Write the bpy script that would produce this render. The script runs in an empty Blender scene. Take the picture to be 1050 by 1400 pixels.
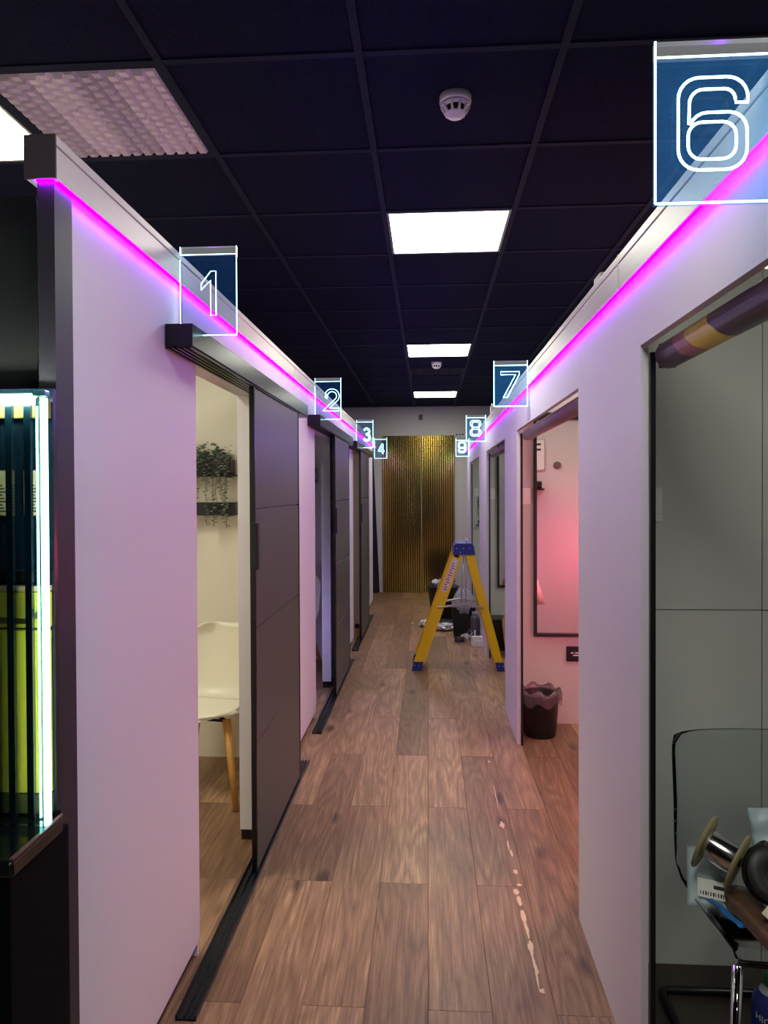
import bpy, bmesh, math, random
from mathutils import Vector, Matrix, Euler
random.seed(7)
PI = math.pi
C = bpy.context.scene.collection
S = bpy.context.scene

# ------------------------------------------------------------------ camera, world, exposure
F_PX, YAW, PIT, ROLL, CYP = 981.606, 0.0612698, 0.0125623, -0.0043656, 684.237
cam_d = bpy.data.cameras.new('camera'); cam = bpy.data.objects.new('camera', cam_d); C.objects.link(cam)
cam_d.sensor_fit = 'VERTICAL'; cam_d.sensor_height = 36.0
cam_d.lens = F_PX / 1400 * 36.0
cam_d.shift_y = -(700 - CYP) / 1400
cam_d.clip_start = 0.05
_f = Vector((-math.sin(YAW) * math.cos(PIT), math.cos(YAW) * math.cos(PIT), -math.sin(PIT)))
_r0 = Vector((math.cos(YAW), math.sin(YAW), 0)); _u0 = _r0.cross(_f)
_r = math.cos(ROLL) * _r0 + math.sin(ROLL) * _u0
_u = -math.sin(ROLL) * _r0 + math.cos(ROLL) * _u0
cam.matrix_world = Matrix(((_r.x, _u.x, -_f.x, 0), (_r.y, _u.y, -_f.y, 0), (_r.z, _u.z, -_f.z, 1.55), (0, 0, 0, 1)))
S.camera = cam
w = bpy.data.worlds.new('World'); S.world = w; w.use_nodes = True
w.node_tree.nodes['Background'].inputs[0].default_value = (0.55, 0.55, 0.75, 1)
w.node_tree.nodes['Background'].inputs[1].default_value = 0.02
S.view_settings.view_transform = 'Standard'
S.view_settings.look = 'None'
S.view_settings.gamma = 1.0
S.view_settings.use_curve_mapping = False
S.view_settings.exposure = 0.0
PANEL_STRENGTH = 21.0      # ceiling light panels
LED_STRENGTH = 60.0       # violet strips under the trunking
SIGN_STRENGTH = 9.0       # edge lit numbers

# ------------------------------------------------------------------ materials
def lin(c):
    return tuple((v / 255 / 12.92) if v / 255 <= 0.04045 else ((v / 255 + 0.055) / 1.055) ** 2.4 for v in c) + (1.0,)
MATS = {}
def M(name, rgb, rough=0.6, metal=0.0, emit=None, estr=0.0, bump=0.0, bscale=200.0, mottle=0.0, mscale=3.0, spec=0.5, coat=0.0):
    m = bpy.data.materials.new(name); m.use_nodes = True
    nt = m.node_tree; b = nt.nodes['Principled BSDF']
    col = lin(rgb)
    b.inputs['Base Color'].default_value = col
    b.inputs['Roughness'].default_value = rough
    b.inputs['Metallic'].default_value = metal
    b.inputs['Specular IOR Level'].default_value = spec
    b.inputs['Coat Weight'].default_value = coat
    if emit:
        b.inputs['Emission Color'].default_value = lin(emit); b.inputs['Emission Strength'].default_value = estr
    tc = None
    if bump or mottle:
        tc = nt.nodes.new('ShaderNodeTexCoord')
    if bump:
        n = nt.nodes.new('ShaderNodeTexNoise'); n.inputs['Scale'].default_value = bscale; n.inputs['Detail'].default_value = 3
        nt.links.new(tc.outputs['Object'], n.inputs['Vector'])
        bp = nt.nodes.new('ShaderNodeBump'); bp.inputs['Strength'].default_value = bump; bp.inputs['Distance'].default_value = 0.002
        nt.links.new(n.outputs['Fac'], bp.inputs['Height']); nt.links.new(bp.outputs['Normal'], b.inputs['Normal'])
    if mottle:
        n = nt.nodes.new('ShaderNodeTexNoise'); n.inputs['Scale'].default_value = mscale; n.inputs['Detail'].default_value = 4
        nt.links.new(tc.outputs['Object'], n.inputs['Vector'])
        mx = nt.nodes.new('ShaderNodeMix'); mx.data_type = 'RGBA'
        mx.inputs[6].default_value = tuple(v * (1 - mottle) for v in col[:3]) + (1,)
        mx.inputs[7].default_value = tuple(min(1, v * (1 + mottle)) for v in col[:3]) + (1,)
        nt.links.new(n.outputs['Fac'], mx.inputs[0]); nt.links.new(mx.outputs[2], b.inputs['Base Color'])
    MATS[name] = m
    return m
def emitter(name, rgb, s):
    m = bpy.data.materials.new(name); m.use_nodes = True; nt = m.node_tree
    nt.nodes.remove(nt.nodes['Principled BSDF'])
    e = nt.nodes.new('ShaderNodeEmission'); e.inputs[0].default_value = lin(rgb) if max(rgb) > 1 else tuple(rgb) + (1,)
    e.inputs[1].default_value = s
    nt.links.new(e.outputs[0], nt.nodes['Material Output'].inputs[0]); MATS[name] = m; return m
def clear(name, tint, gloss=0.08, rough=0.03, glow=None, gstr=0.0, ior=1.45, glow_noise=False):
    """thin clear plastic: passes light straight through, reflects by fresnel, edge lit panes scatter a little of their own light"""
    m = bpy.data.materials.new(name); m.use_nodes = True; nt = m.node_tree
    nt.nodes.remove(nt.nodes['Principled BSDF'])
    t = nt.nodes.new('ShaderNodeBsdfTransparent'); t.inputs[0].default_value = lin(tint)
    g = nt.nodes.new('ShaderNodeBsdfGlossy'); g.inputs['Roughness'].default_value = rough
    fr = nt.nodes.new('ShaderNodeFresnel'); fr.inputs[0].default_value = ior
    mix = nt.nodes.new('ShaderNodeMixShader')
    nt.links.new(fr.outputs[0], mix.inputs[0]); nt.links.new(t.outputs[0], mix.inputs[1]); nt.links.new(g.outputs[0], mix.inputs[2])
    out = mix.outputs[0]
    if glow:
        e = nt.nodes.new('ShaderNodeEmission'); e.inputs[0].default_value = lin(glow); e.inputs[1].default_value = gstr
        if glow_noise:
            tc = nt.nodes.new('ShaderNodeTexCoord'); n = nt.nodes.new('ShaderNodeTexNoise'); n.inputs['Scale'].default_value = 26; n.inputs['Detail'].default_value = 6
            mr = nt.nodes.new('ShaderNodeMapRange'); mr.inputs[1].default_value = 0.3; mr.inputs[2].default_value = 0.8
            mr.inputs[3].default_value = 0.8 * gstr; mr.inputs[4].default_value = 1.3 * gstr
            nt.links.new(tc.outputs['Object'], n.inputs['Vector']); nt.links.new(n.outputs['Fac'], mr.inputs[0]); nt.links.new(mr.outputs[0], e.inputs[1])
        a = nt.nodes.new('ShaderNodeAddShader'); nt.links.new(out, a.inputs[0]); nt.links.new(e.outputs[0], a.inputs[1]); out = a.outputs[0]
    nt.links.new(out, nt.nodes['Material Output'].inputs[0]); MATS[name] = m; return m

def haze(m, rgb, fac):
    """milky film: part of the light scatters on the sheet"""
    nt = m.node_tree; out = nt.nodes['Material Output']; src = out.inputs[0].links[0].from_socket
    d = nt.nodes.new('ShaderNodeBsdfDiffuse'); d.inputs[0].default_value = lin(rgb); t = nt.nodes.new('ShaderNodeBsdfTranslucent'); t.inputs[0].default_value = lin(rgb)
    a = nt.nodes.new('ShaderNodeMixShader'); nt.links.new(d.outputs[0], a.inputs[1]); nt.links.new(t.outputs[0], a.inputs[2])
    x = nt.nodes.new('ShaderNodeMixShader'); x.inputs[0].default_value = fac; nt.links.new(src, x.inputs[1]); nt.links.new(a.outputs[0], x.inputs[2]); nt.links.new(x.outputs[0], out.inputs[0]); return m
def wood_floor():
    m = bpy.data.materials.new('oak_laminate'); m.use_nodes = True; nt = m.node_tree; b = nt.nodes['Principled BSDF']
    N, Lk = nt.nodes.new, nt.links.new
    tc = N('ShaderNodeTexCoord'); oi = N('ShaderNodeObjectInfo')
    sc = N('ShaderNodeVectorMath'); sc.operation = 'SCALE'; sc.inputs[3].default_value = 37.0
    cmb = N('ShaderNodeCombineXYZ'); Lk(oi.outputs['Random'], cmb.inputs[0]); Lk(oi.outputs['Random'], cmb.inputs[1]); Lk(oi.outputs['Random'], cmb.inputs[2])
    Lk(cmb.outputs[0], sc.inputs[0])
    add = N('ShaderNodeVectorMath'); add.operation = 'ADD'; Lk(tc.outputs['Object'], add.inputs[0]); Lk(sc.outputs[0], add.inputs[1])
    # fine grain
    mp = N('ShaderNodeMapping'); mp.inputs['Scale'].default_value = (1, 0.045, 1); Lk(add.outputs[0], mp.inputs[0])
    n1 = N('ShaderNodeTexNoise'); n1.inputs['Scale'].default_value = 120; n1.inputs['Detail'].default_value = 6; n1.inputs['Roughness'].default_value = 0.65; Lk(mp.outputs[0], n1.inputs['Vector'])
    # cathedral figure: distorted rings stretched along the plank
    mp2 = N('ShaderNodeMapping'); mp2.inputs['Scale'].default_value = (1, 0.13, 1); Lk(add.outputs[0], mp2.inputs[0])
    n2 = N('ShaderNodeTexNoise'); n2.inputs['Scale'].default_value = 7; n2.inputs['Detail'].default_value = 1.5; Lk(mp2.outputs[0], n2.inputs['Vector'])
    mul = N('ShaderNodeMath'); mul.operation = 'MULTIPLY'; mul.inputs[1].default_value = 20; Lk(n2.outputs['Fac'], mul.inputs[0])
    fr = N('ShaderNodeMath'); fr.operation = 'PINGPONG'; fr.inputs[1].default_value = 1.0; Lk(mul.outputs[0], fr.inputs[0])
    # broad tone clouds and knots
    n3 = N('ShaderNodeTexNoise'); n3.inputs['Scale'].default_value = 3.0; n3.inputs['Detail'].default_value = 3; Lk(mp2.outputs[0], n3.inputs['Vector'])
    mp4 = N('ShaderNodeMapping'); mp4.inputs['Scale'].default_value = (1, 0.42, 1); Lk(add.outputs[0], mp4.inputs[0])
    vo = N('ShaderNodeTexVoronoi'); vo.inputs['Scale'].default_value = 4.2; Lk(mp4.outputs[0], vo.inputs['Vector'])
    kn = N('ShaderNodeMapRange'); kn.inputs[1].default_value = 0.02; kn.inputs[2].default_value = 0.15; kn.inputs[3].default_value = 0.5; kn.inputs[4].default_value = 0.0; Lk(vo.outputs['Distance'], kn.inputs[0])
    def ma(op, a, b_):
        x = N('ShaderNodeMath'); x.operation = op
        for i, v in enumerate((a, b_)):
            if isinstance(v, (int, float)): x.inputs[i].default_value = v
            else: Lk(v, x.inputs[i])
        return x.outputs[0]
    g = ma('MULTIPLY', n1.outputs['Fac'], 0.80)
    g = ma('ADD', g, ma('MULTIPLY', ma('POWER', fr.outputs[0], 0.6), 0.17))
    g = ma('ADD', g, ma('MULTIPLY', n3.outputs['Fac'], 0.48))
    g = ma('SUBTRACT', g, kn.outputs[0])
    g = ma('ADD', g, ma('MULTIPLY', ma('SUBTRACT', oi.outputs['Random'], 0.5), 0.24))
    cr = N('ShaderNodeValToRGB'); e = cr.color_ramp.elements
    e[0].position = 0.28; e[0].color = lin((72, 50, 36)); e[1].position = 1.1; e[1].color = lin((196, 158, 118))
    x = cr.color_ramp.elements.new(0.62); x.color = lin((122, 90, 66))
    x = cr.color_ramp.elements.new(0.85); x.color = lin((158, 122, 92))
    Lk(g, cr.inputs[0]); Lk(cr.outputs[0], b.inputs['Base Color'])
    b.inputs['Roughness'].default_value = 0.42
    rr = N('ShaderNodeMapRange'); rr.inputs[3].default_value = 0.34; rr.inputs[4].default_value = 0.52; Lk(n1.outputs['Fac'], rr.inputs[0]); Lk(rr.outputs[0], b.inputs['Roughness'])
    bp = N('ShaderNodeBump'); bp.inputs['Strength'].default_value = 0.12; bp.inputs['Distance'].default_value = 0.001; Lk(n1.outputs['Fac'], bp.inputs['Height']); Lk(bp.outputs[0], b.inputs['Normal'])
    MATS['oak'] = m; return m
OAK = wood_floor()

def speckle_tile():
    m = M('ceiling_black', (20, 25, 48), 0.9, spec=.12)
    nt = m.node_tree; b = nt.nodes['Principled BSDF']; N, Lk = nt.nodes.new, nt.links.new
    tc = N('ShaderNodeTexCoord'); v = N('ShaderNodeTexNoise'); v.inputs['Scale'].default_value = 130; v.inputs['Detail'].default_value = 2; Lk(tc.outputs['Object'], v.inputs['Vector'])
    r = N('ShaderNodeValToRGB'); r.color_ramp.elements[0].position = 0.33; r.color_ramp.elements[0].color = lin((6, 7, 14)); r.color_ramp.elements[1].position = 0.40; r.color_ramp.elements[1].color = lin((20, 25, 50))
    Lk(v.outputs['Fac'], r.inputs[0]); Lk(r.outputs[0], b.inputs['Base Color'])
    bp = N('ShaderNodeBump'); bp.inputs['Strength'].default_value = 0.5; bp.inputs['Distance'].default_value = 0.003; Lk(v.outputs['Fac'], bp.inputs['Height']); Lk(bp.outputs[0], b.inputs['Normal'])
    return m
TILE = speckle_tile()
GRID = M('grid_black', (25, 31, 56), 0.7, spec=.2)
WALL = M('painted_white', (226, 218, 222), 0.55, bump=0.06, bscale=90, mottle=0.02, mscale=2.5)
WALLG = M('booth_grey', (205, 205, 200), 0.6, bump=0.05, bscale=90, mottle=0.02)
CREAM = M('booth_cream', (232, 224, 204), 0.6, bump=0.05, bscale=90, mottle=0.02)
BACKW = M('back_wall_paint', (206, 203, 192), 0.7, mottle=0.05, mscale=1.2)
BLACKW = M('black_paint', (20, 19, 24), 0.5, mottle=0.3, mscale=6)
ENDW = M('black_end_board', (44, 39, 50), 0.5, mottle=0.25, mscale=9)
BLACK = M('black_plastic', (14, 14, 16), 0.38)
BLACKM = M('black_aluminium', (24, 25, 30), 0.28, metal=0.55)
GROOVE = M('groove_black', (5, 5, 6), 0.7)
TRUNK = M('trunking_white', (222, 216, 206), 0.4, mottle=0.03, mscale=5)
CAPM = M('trunking_cap_grey', (62, 54, 62), 0.5)
DOORP = M('door_grey_panel', (80, 79, 72), 0.42, spec=0.5)
DOORE = M('door_black_frame', (9, 9, 12), 0.25)
WHITEP = M('white_plastic', (235, 233, 228), 0.35)
CHAIRW = M('chair_white_shell', (236, 230, 208), 0.32)
BEECH = M('beech_leg', (196, 142, 70), 0.42, mottle=0.2, mscale=14)
CHROME = M('chrome', (215, 215, 218), 0.07, metal=1.0)
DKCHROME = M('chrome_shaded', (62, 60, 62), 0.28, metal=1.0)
SILVER = M('aluminium', (190, 190, 192), 0.32, metal=0.9)
YELLOW = M('fibreglass_yellow', (246, 198, 16), 0.42, mottle=0.06, mscale=12)
BLUEP = M('blue_plastic', (32, 48, 130), 0.4)
GOLD = M('gold_mirror', (188, 156, 66), 0.15, metal=1.0)
GOLDBACK = M('gold_backing', (20, 15, 6), 0.5)
LEAF = M('leaf_green', (88, 106, 84), 0.55, mottle=0.3, mscale=20)
LEAFP = M('leaf_pale', (150, 158, 136), 0.55, mottle=0.2, mscale=20)
STEM = M('stem_brown', (70, 66, 46), 0.7)
MIRROR = M('mirror_glass', (225, 225, 225), 0.02, metal=1.0)
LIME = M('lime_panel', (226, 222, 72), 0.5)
OLIVE = M('dark_olive', (92, 96, 52), 0.5)
CREAMP = M('cream_paper', (222, 200, 150), 0.7)
INK = M('ink', (30, 30, 32), 0.7)
LEDM = emitter('led_violet', (0.32, 0.0, 1.0), LED_STRENGTH)
GLOW = emitter('sign_glow', (0.42, 0.88, 1.0), SIGN_STRENGTH)
KGLOW = emitter('kiosk_glow', (0.5, 1.0, 0.88), 5.0)
PANE = clear('acrylic_pane', (226, 238, 246), glow=(50, 115, 200), gstr=0.05, glow_noise=True, ior=1.12)
PANE_R = clear('acrylic_pane_bright', (222, 236, 246), glow=(60, 135, 205), gstr=0.15, glow_noise=True, ior=1.12)
PSTRIP = clear('acrylic_top_edge', (170, 176, 180), glow=(150, 150, 150), gstr=0.35, rough=0.15)
KGLASS = clear('kiosk_glass', (236, 246, 248), ior=1.2)
POLY = clear('clear_polycarbonate', (238, 240, 240), ior=1.12, rough=0.05)
POLYEDGE = M('clear_edge_dark', (18, 19, 20), 0.1)
LINER = clear('bin_liner_clear', (232, 200, 208), rough=0.25, ior=1.7)
PLASTICBAG = clear('bag_clear', (205, 205, 205), rough=0.3, ior=1.9)
haze(LINER, (225, 205, 212), .16); haze(PLASTICBAG, (215, 215, 220), .75)
LIGHT = emitter('panel_light', (0.99, 1.0, 0.86), PANEL_STRENGTH)
PRISM_A = M('prismatic_a', (196, 184, 205), 0.35)
PRISM_B = M('prismatic_b', (226, 214, 232), 0.35)

# ------------------------------------------------------------------ geometry helpers
class MB:
    """collects shapes into one mesh"""
    def __init__(s): s.v = []; s.f = []; s.sm = []; s.mi = []; s.cur = 0
    def add(s, vs, fs, smooth=False):
        o = len(s.v); s.v += [tuple(p) for p in vs]
        for f in fs: s.f.append(tuple(i + o for i in f)); s.sm.append(smooth); s.mi.append(s.cur)
        return s
    def box(s, x0, x1, y0, y1, z0, z1, c=0.0):
        if c <= 0:
            v = [(x, y, z) for z in (z0, z1) for y in (y0, y1) for x in (x0, x1)]
            return s.add(v, [(0, 2, 3, 1), (4, 5, 7, 6), (0, 1, 5, 4), (2, 6, 7, 3), (0, 4, 6, 2), (1, 3, 7, 5)])
        c = min(c, (x1 - x0) * .45, (y1 - y0) * .45, (z1 - z0) * .45)
        bm = bmesh.new(); bmesh.ops.create_cube(bm, size=1)
        for q in bm.verts: q.co = Vector(((x0 + x1) / 2 + q.co.x * (x1 - x0), (y0 + y1) / 2 + q.co.y * (y1 - y0), (z0 + z1) / 2 + q.co.z * (z1 - z0)))
        bmesh.ops.bevel(bm, geom=list(bm.edges), offset=c, segments=2, affect='EDGES', profile=0.5)
        bm.verts.index_update(); s.add([q.co[:] for q in bm.verts], [[q.index for q in f.verts] for f in bm.faces]); bm.free(); return s
    def tube(s, pts, r, n=8, closed=False, smooth=True, caps=True):
        pts = [Vector(p) for p in pts]; k = len(pts); rs = r if isinstance(r, (list, tuple)) else [r] * k
        T = []
        for i in range(k):
            a = pts[(i - 1) % k] if (closed or i > 0) else pts[i]; b = pts[(i + 1) % k] if (closed or i < k - 1) else pts[i]
            T.append((b - a).normalized())
        ref = Vector((0, 0, 1)) if abs(T[0].z) < 0.9 else Vector((1, 0, 0))
        nrm = (ref - T[0] * ref.dot(T[0])).normalized(); vs = []
        for i in range(k):
            nrm = (nrm - T[i] * nrm.dot(T[i]))
            nrm = nrm.normalized() if nrm.length > 1e-6 else T[i].orthogonal().normalized()
            bn = T[i].cross(nrm)
            for j in range(n):
                a = 2 * PI * j / n; vs.append(pts[i] + (nrm * math.cos(a) + bn * math.sin(a)) * rs[i])
        fs = []
        for i in range(k if closed else k - 1):
            i2 = (i + 1) % k
            for j in range(n): fs.append((i * n + j, i * n + (j + 1) % n, i2 * n + (j + 1) % n, i2 * n + j))
        if caps and not closed: fs += [tuple(range(n - 1, -1, -1)), tuple((k - 1) * n + j for j in range(n))]
        return s.add(vs, fs, smooth)
    def lathe(s, prof, n=24, mat=None, smooth=True):
        """profile of (r, z) pairs spun about Z, placed by mat"""
        mat = mat or Matrix(); vs = []; fs = []
        for r_, z in prof:
            for j in range(n): vs.append(mat @ Vector((r_ * math.cos(2 * PI * j / n), r_ * math.sin(2 * PI * j / n), z)))
        for i in range(len(prof) - 1):
            for j in range(n): fs.append((i * n + j, i * n + (j + 1) % n, (i + 1) * n + (j + 1) % n, (i + 1) * n + j))
        if prof[0][0] > 1e-5: fs.append(tuple(range(n - 1, -1, -1)))
        if prof[-1][0] > 1e-5: fs.append(tuple((len(prof) - 1) * n + j for j in range(n)))
        return s.add(vs, fs, smooth)
    def prism(s, poly, y0, y1):
        """polygon of (x, z) pairs extruded from y0 to y1"""
        n = len(poly)
        vs = [(x, y0, z) for x, z in poly] + [(x, y1, z) for x, z in poly]
        return s.add(vs, [tuple(range(n)), tuple(range(2 * n - 1, n - 1, -1))] + [(i, i + n, (i + 1) % n + n, (i + 1) % n) for i in range(n)])
    def mesh(s, name, mats):
        me = bpy.data.meshes.new(name); me.from_pydata(s.v, [], s.f)
        for m in (mats if isinstance(mats, (list, tuple)) else [mats]): me.materials.append(m)
        for p, sm, mi in zip(me.polygons, s.sm, s.mi): p.use_smooth = sm; p.material_index = mi
        bm = bmesh.new(); bm.from_mesh(me); bmesh.ops.recalc_face_normals(bm, faces=bm.faces); bm.to_mesh(me); bm.free()
        me.update(); return me
    def build(s, name, mats, parent=None, local=True):
        """local=False: coordinates are world ones, moved into the parent's frame"""
        o = bpy.data.objects.new(name, s.mesh(name, mats)); C.objects.link(o)
        if parent:
            o.parent = parent
            if not local:
                p = parent
                while p.parent: p = p.parent
                o.data.transform(Matrix.Translation(-p.location))
        return o
def B(name, b, mat, parent=None, c=0.0, local=False):
    return MB().box(*b, c=c).build(name, mat, parent, local)
def tag(o, label, cat, group=None, kind=None):
    o['label'] = label; o['category'] = cat
    if group: o['group'] = group
    if kind: o['kind'] = kind
    return o
def thing(name, label, cat, loc=(0, 0, 0), rz=0, group=None):
    o = bpy.data.objects.new(name, None); o.empty_display_size = 0.1; C.objects.link(o); o.location = loc; o.rotation_euler = (0, 0, rz)
    return tag(o, label, cat, group)
def struct(o, label=None):
    o['kind'] = 'structure'
    if label: o['label'] = label
    return o
def copy_tree(o, parent=None):
    c = o.copy(); C.objects.link(c)
    if parent: c.parent = parent
    for ch in list(o.children): copy_tree(ch, c)
    return c

# ------------------------------------------------------------------ dimensions
XL, XR, YB, ZC = -0.77, 0.54, 11.0, 2.84

# ------------------------------------------------------------------ floor with planks
fl = struct(B('floor', (-6, 6, -7, YB + .1, -0.06, -0.009), M('subfloor', (70, 52, 42), .6)), 'oak laminate plank floor running down the corridor')
PW, PL = 0.19, 1.38
def plank_mesh(L):
    a = 0.0016; x0, x1 = -PW / 2, PW / 2; y0, y1 = -L / 2, L / 2
    v = [(x0, y0, -.009), (x1, y0, -.009), (x1, y1, -.009), (x0, y1, -.009), (x0, y0, -.0022), (x1, y0, -.0022), (x1, y1, -.0022), (x0, y1, -.0022),
         (x0 + a, y0 + a, 0), (x1 - a, y0 + a, 0), (x1 - a, y1 - a, 0), (x0 + a, y1 - a, 0)]
    f = [(3, 2, 1, 0), (0, 1, 5, 4), (1, 2, 6, 5), (2, 3, 7, 6), (3, 0, 4, 7), (4, 5, 9, 8), (5, 6, 10, 9), (6, 7, 11, 10), (7, 4, 8, 11), (8, 9, 10, 11)]
    return MB().add(v, f).mesh('plank', OAK)
pm = plank_mesh(PL)
for k in range(-13, 8):
    xc = -0.005 + PW * (k + .5); y = (2.13 if k % 2 == 0 else 2.82) - PL * 2
    while y < YB:
        L = min(PL, YB + .02 - y)
        if L > 0.1 and y + L > 0.7:
            o = bpy.data.objects.new('plank', pm if L == PL else plank_mesh(L)); C.objects.link(o); o.parent = fl
            o.location = (xc, y + L / 2, 0)
        y += PL
# worn, chipped seam near the right wall
mb = MB(); rnd = random.Random(3)
def chip(x, y, wx, wy, seed):
    r_ = random.Random(seed); n = 14; ring = []
    for i in range(n):
        a = 2 * PI * i / n; q = r_.uniform(.55, 1.15); ring.append((x + wx * q * math.cos(a), y + wy * q * math.sin(a), .0006))
    mb.add([(x, y, .0009)] + ring, [(0, 1 + i, 1 + (i + 1) % n) for i in range(n)])
for x, y, wx, wy in ((.342, 4.12, .006, .02), (.338, 3.34, .012, .035), (.345, 3.14, .005, .05), (.350, 3.08, .007, .03), (.349, 2.93, .009, .02), (.351, 2.83, .012, .012),
                     (.337, 2.78, .012, .022), (.338, 2.72, .011, .05), (.341, 2.62, .010, .06), (.343, 2.54, .007, .05), (.343, 2.44, .010, .05), (.342, 2.37, .006, .05), (.340, 2.29, .004, .06), (.347, 2.23, .010, .012),
                     (.338, 3.65, .003, .16), (.345, 2.33, .006, .03)):
    chip(x, y, wx, wy, int(y * 1000))
mb.build('chipped_patch', M('chipped_pale', (226, 190, 160), .6), fl)['label'] = 'pale chipped wear along a plank seam'

# ------------------------------------------------------------------ ceiling: tiles and grid
ce = struct(B('ceiling', (-6, 6, -7, YB + .1, ZC + .025, ZC + .09), BLACKW), 'black suspended ceiling of square tiles')
LIGHT_CELLS = {(0, 0): 1, (0, 5): 1, (0, 10): 1, (-2, -2): 1, (-3, -2): 1, (0, 7): 1, (0, -5): 1, (3, 1): 1}
tm = MB().box(-.288, .288, -.288, .288, .004, .024, c=.003).mesh('ceiling_tile', TILE)
for i in range(-5, 5):
    for j in range(-4, 13):
        if (i, j) in LIGHT_CELLS: continue
        o = bpy.data.objects.new('ceiling_tile', tm); C.objects.link(o); o.parent = ce; o.location = (-.2 + .6 * i + .3, 3.325 + .6 * j + .3, ZC)
for i in range(-5, 6): B('grid_bar', (-.2 + .6 * i - .012, -.2 + .6 * i + .012, -1, YB, ZC - .003, ZC + .024), GRID, ce)
for j in range(-4, 14): B('grid_bar', (-3.2, 3.4, 3.325 + .6 * j - .012, 3.325 + .6 * j + .012, ZC - .0015, ZC + .0235), GRID, ce)

# ------------------------------------------------------------------ outer room
struct(MB().box(-1.9, 6, YB, YB + .1, 0, ZC + .03).build('wall_back', BACKW), 'grey-beige end wall above the gold slats')
struct(B('wall_right', (3.0, 3.1, -7, YB, 0, ZC + .02), BLACKW))
struct(B('wall_left', (-6, -5.9, -7, YB, 0, ZC + .02), BLACKW))
struct(B('wall_front', (-6, 6, -7.1, -7, 0, ZC + .02), BLACKW))

# ------------------------------------------------------------------ left partition and booths
def wall_of(name, label, pieces, mat):
    root = struct(B(name, pieces[0], mat), label)
    for p in pieces[1:]: B('wall_panel', p, mat, root)
    return root
LT = .07   # left wall thickness
ztopL, zopL = 2.19, 1.975
LO = [(2.35, 3.13), (4.86, 5.62), (7.35, 8.10)]      # left door openings
YL0, YL1 = 1.512, 9.95
pcs = []; y = YL0
for a, b in LO:
    pcs.append((XL - LT, XL, y, a, .05, ztopL)); pcs.append((XL - LT, XL, a + .001, b - .001, zopL, ztopL)); y = b
pcs.append((XL - LT, XL, y, YL1, .05, ztopL))
wall_of('wall_left_partition', 'white painted partition left of the corridor', pcs, WALL)
y = YL0
for i, (a, b) in enumerate(LO + [(YL1, 0)]):
    struct(B('baseboard_left', (XL - LT + .004, XL - .022, y + .01, a - .004, 0, .05), BLACK)); y = b
for i, (a, b) in enumerate(LO):   # torn lower ends of the jambs
    B('jamb_end', (XL - .03, XL - .004, a - .016, a - .001, .002, .05), WALL, bpy.data.objects['wall_left_partition'])
struct(B('wall_left_end', (-.800, -.764, 1.438, YL0 - .001, 0, ztopL), ENDW), 'black end face of the left partition')
struct(B('wall_left_end', (-2.6, -.842, YL0 - .004, YL0 - .001, 0, ztopL), BLACKW))
for i, (yy, mt) in enumerate(((1.62, CREAM), (4.12, CREAM), (6.58, WALL), (9.06, WALL))):
    struct(B('wall_left_booth', (-2.6, XL - LT - .001, yy - (.10 if i == 0 else 0), yy + (.0 if i == 0 else .07), 0, 2.185 if i == 0 else 2.3), mt))
struct(B('wall_left_rear', (-2.66, -2.6, 1.55, 9.9, 0, 2.3), CREAM))

# trunking along the wall heads
def trunking(name, label, x_face, x_back, y0, y1, z0, z1, sgn):
    t = thing(name, label, 'trunking', ((x_face + x_back) / 2, y0, z0))
    lo, hi = sorted((x_face, x_back))
    zl = z1 - (z1 - z0) * .26
    B('channel', (lo, hi, y0 + .004, y1, z0, zl), TRUNK, t, c=.002)
    l2, h2 = sorted((x_face - sgn * .0015, x_back)); B('lid', (l2, h2, y0 + .004, y1, zl + .002, z1), TRUNK, t, c=.002)
    B('end_cap', (lo - .001, hi + .001, y0, y0 + .006, z0 - .001, z1 + .001), CAPM, t, c=.001)['label'] = 'dark end cap'
    for yy in (y0 + 2.62, y0 + 5.1, y0 + 7.5): B('joint_cover', (lo - .0015, hi + .0015, yy, yy + .006, z0 - .0015, z1 + .0015), TRUNK, t)
    return t
trunking('cable_trunking', 'long white cable trunking along the top of the left wall, dark end cap', -.755, -.82, 1.425, 10.45, 2.192, 2.280, -1)
trunking('cable_trunking', 'long white cable trunking along the top of the right wall, above number 6', .525, .60, -0.6, 10.3, 2.101, 2.197, 1)
tag(B('led_strip', (-.7605, -.7575, 1.445, 10.4, 2.1860, 2.1915), LEDM), 'glowing violet light strip under the left trunking', 'light strip')
tag(B('led_strip', (-.800, -.762, 1.4325, 1.4365, 2.1890, 2.1915), emitter('led_violet_end_fill', (.38, 0, 1), 160)), 'short added violet strip lighting the black wall end, under the dark end cap', 'light strip')  # added emitter that washes the black wall end in violet
tag(B('led_strip', (.5270, .5300, -.5, 9.9, 2.0950, 2.1005), LEDM), 'glowing violet light strip under the right trunking', 'light strip')

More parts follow.
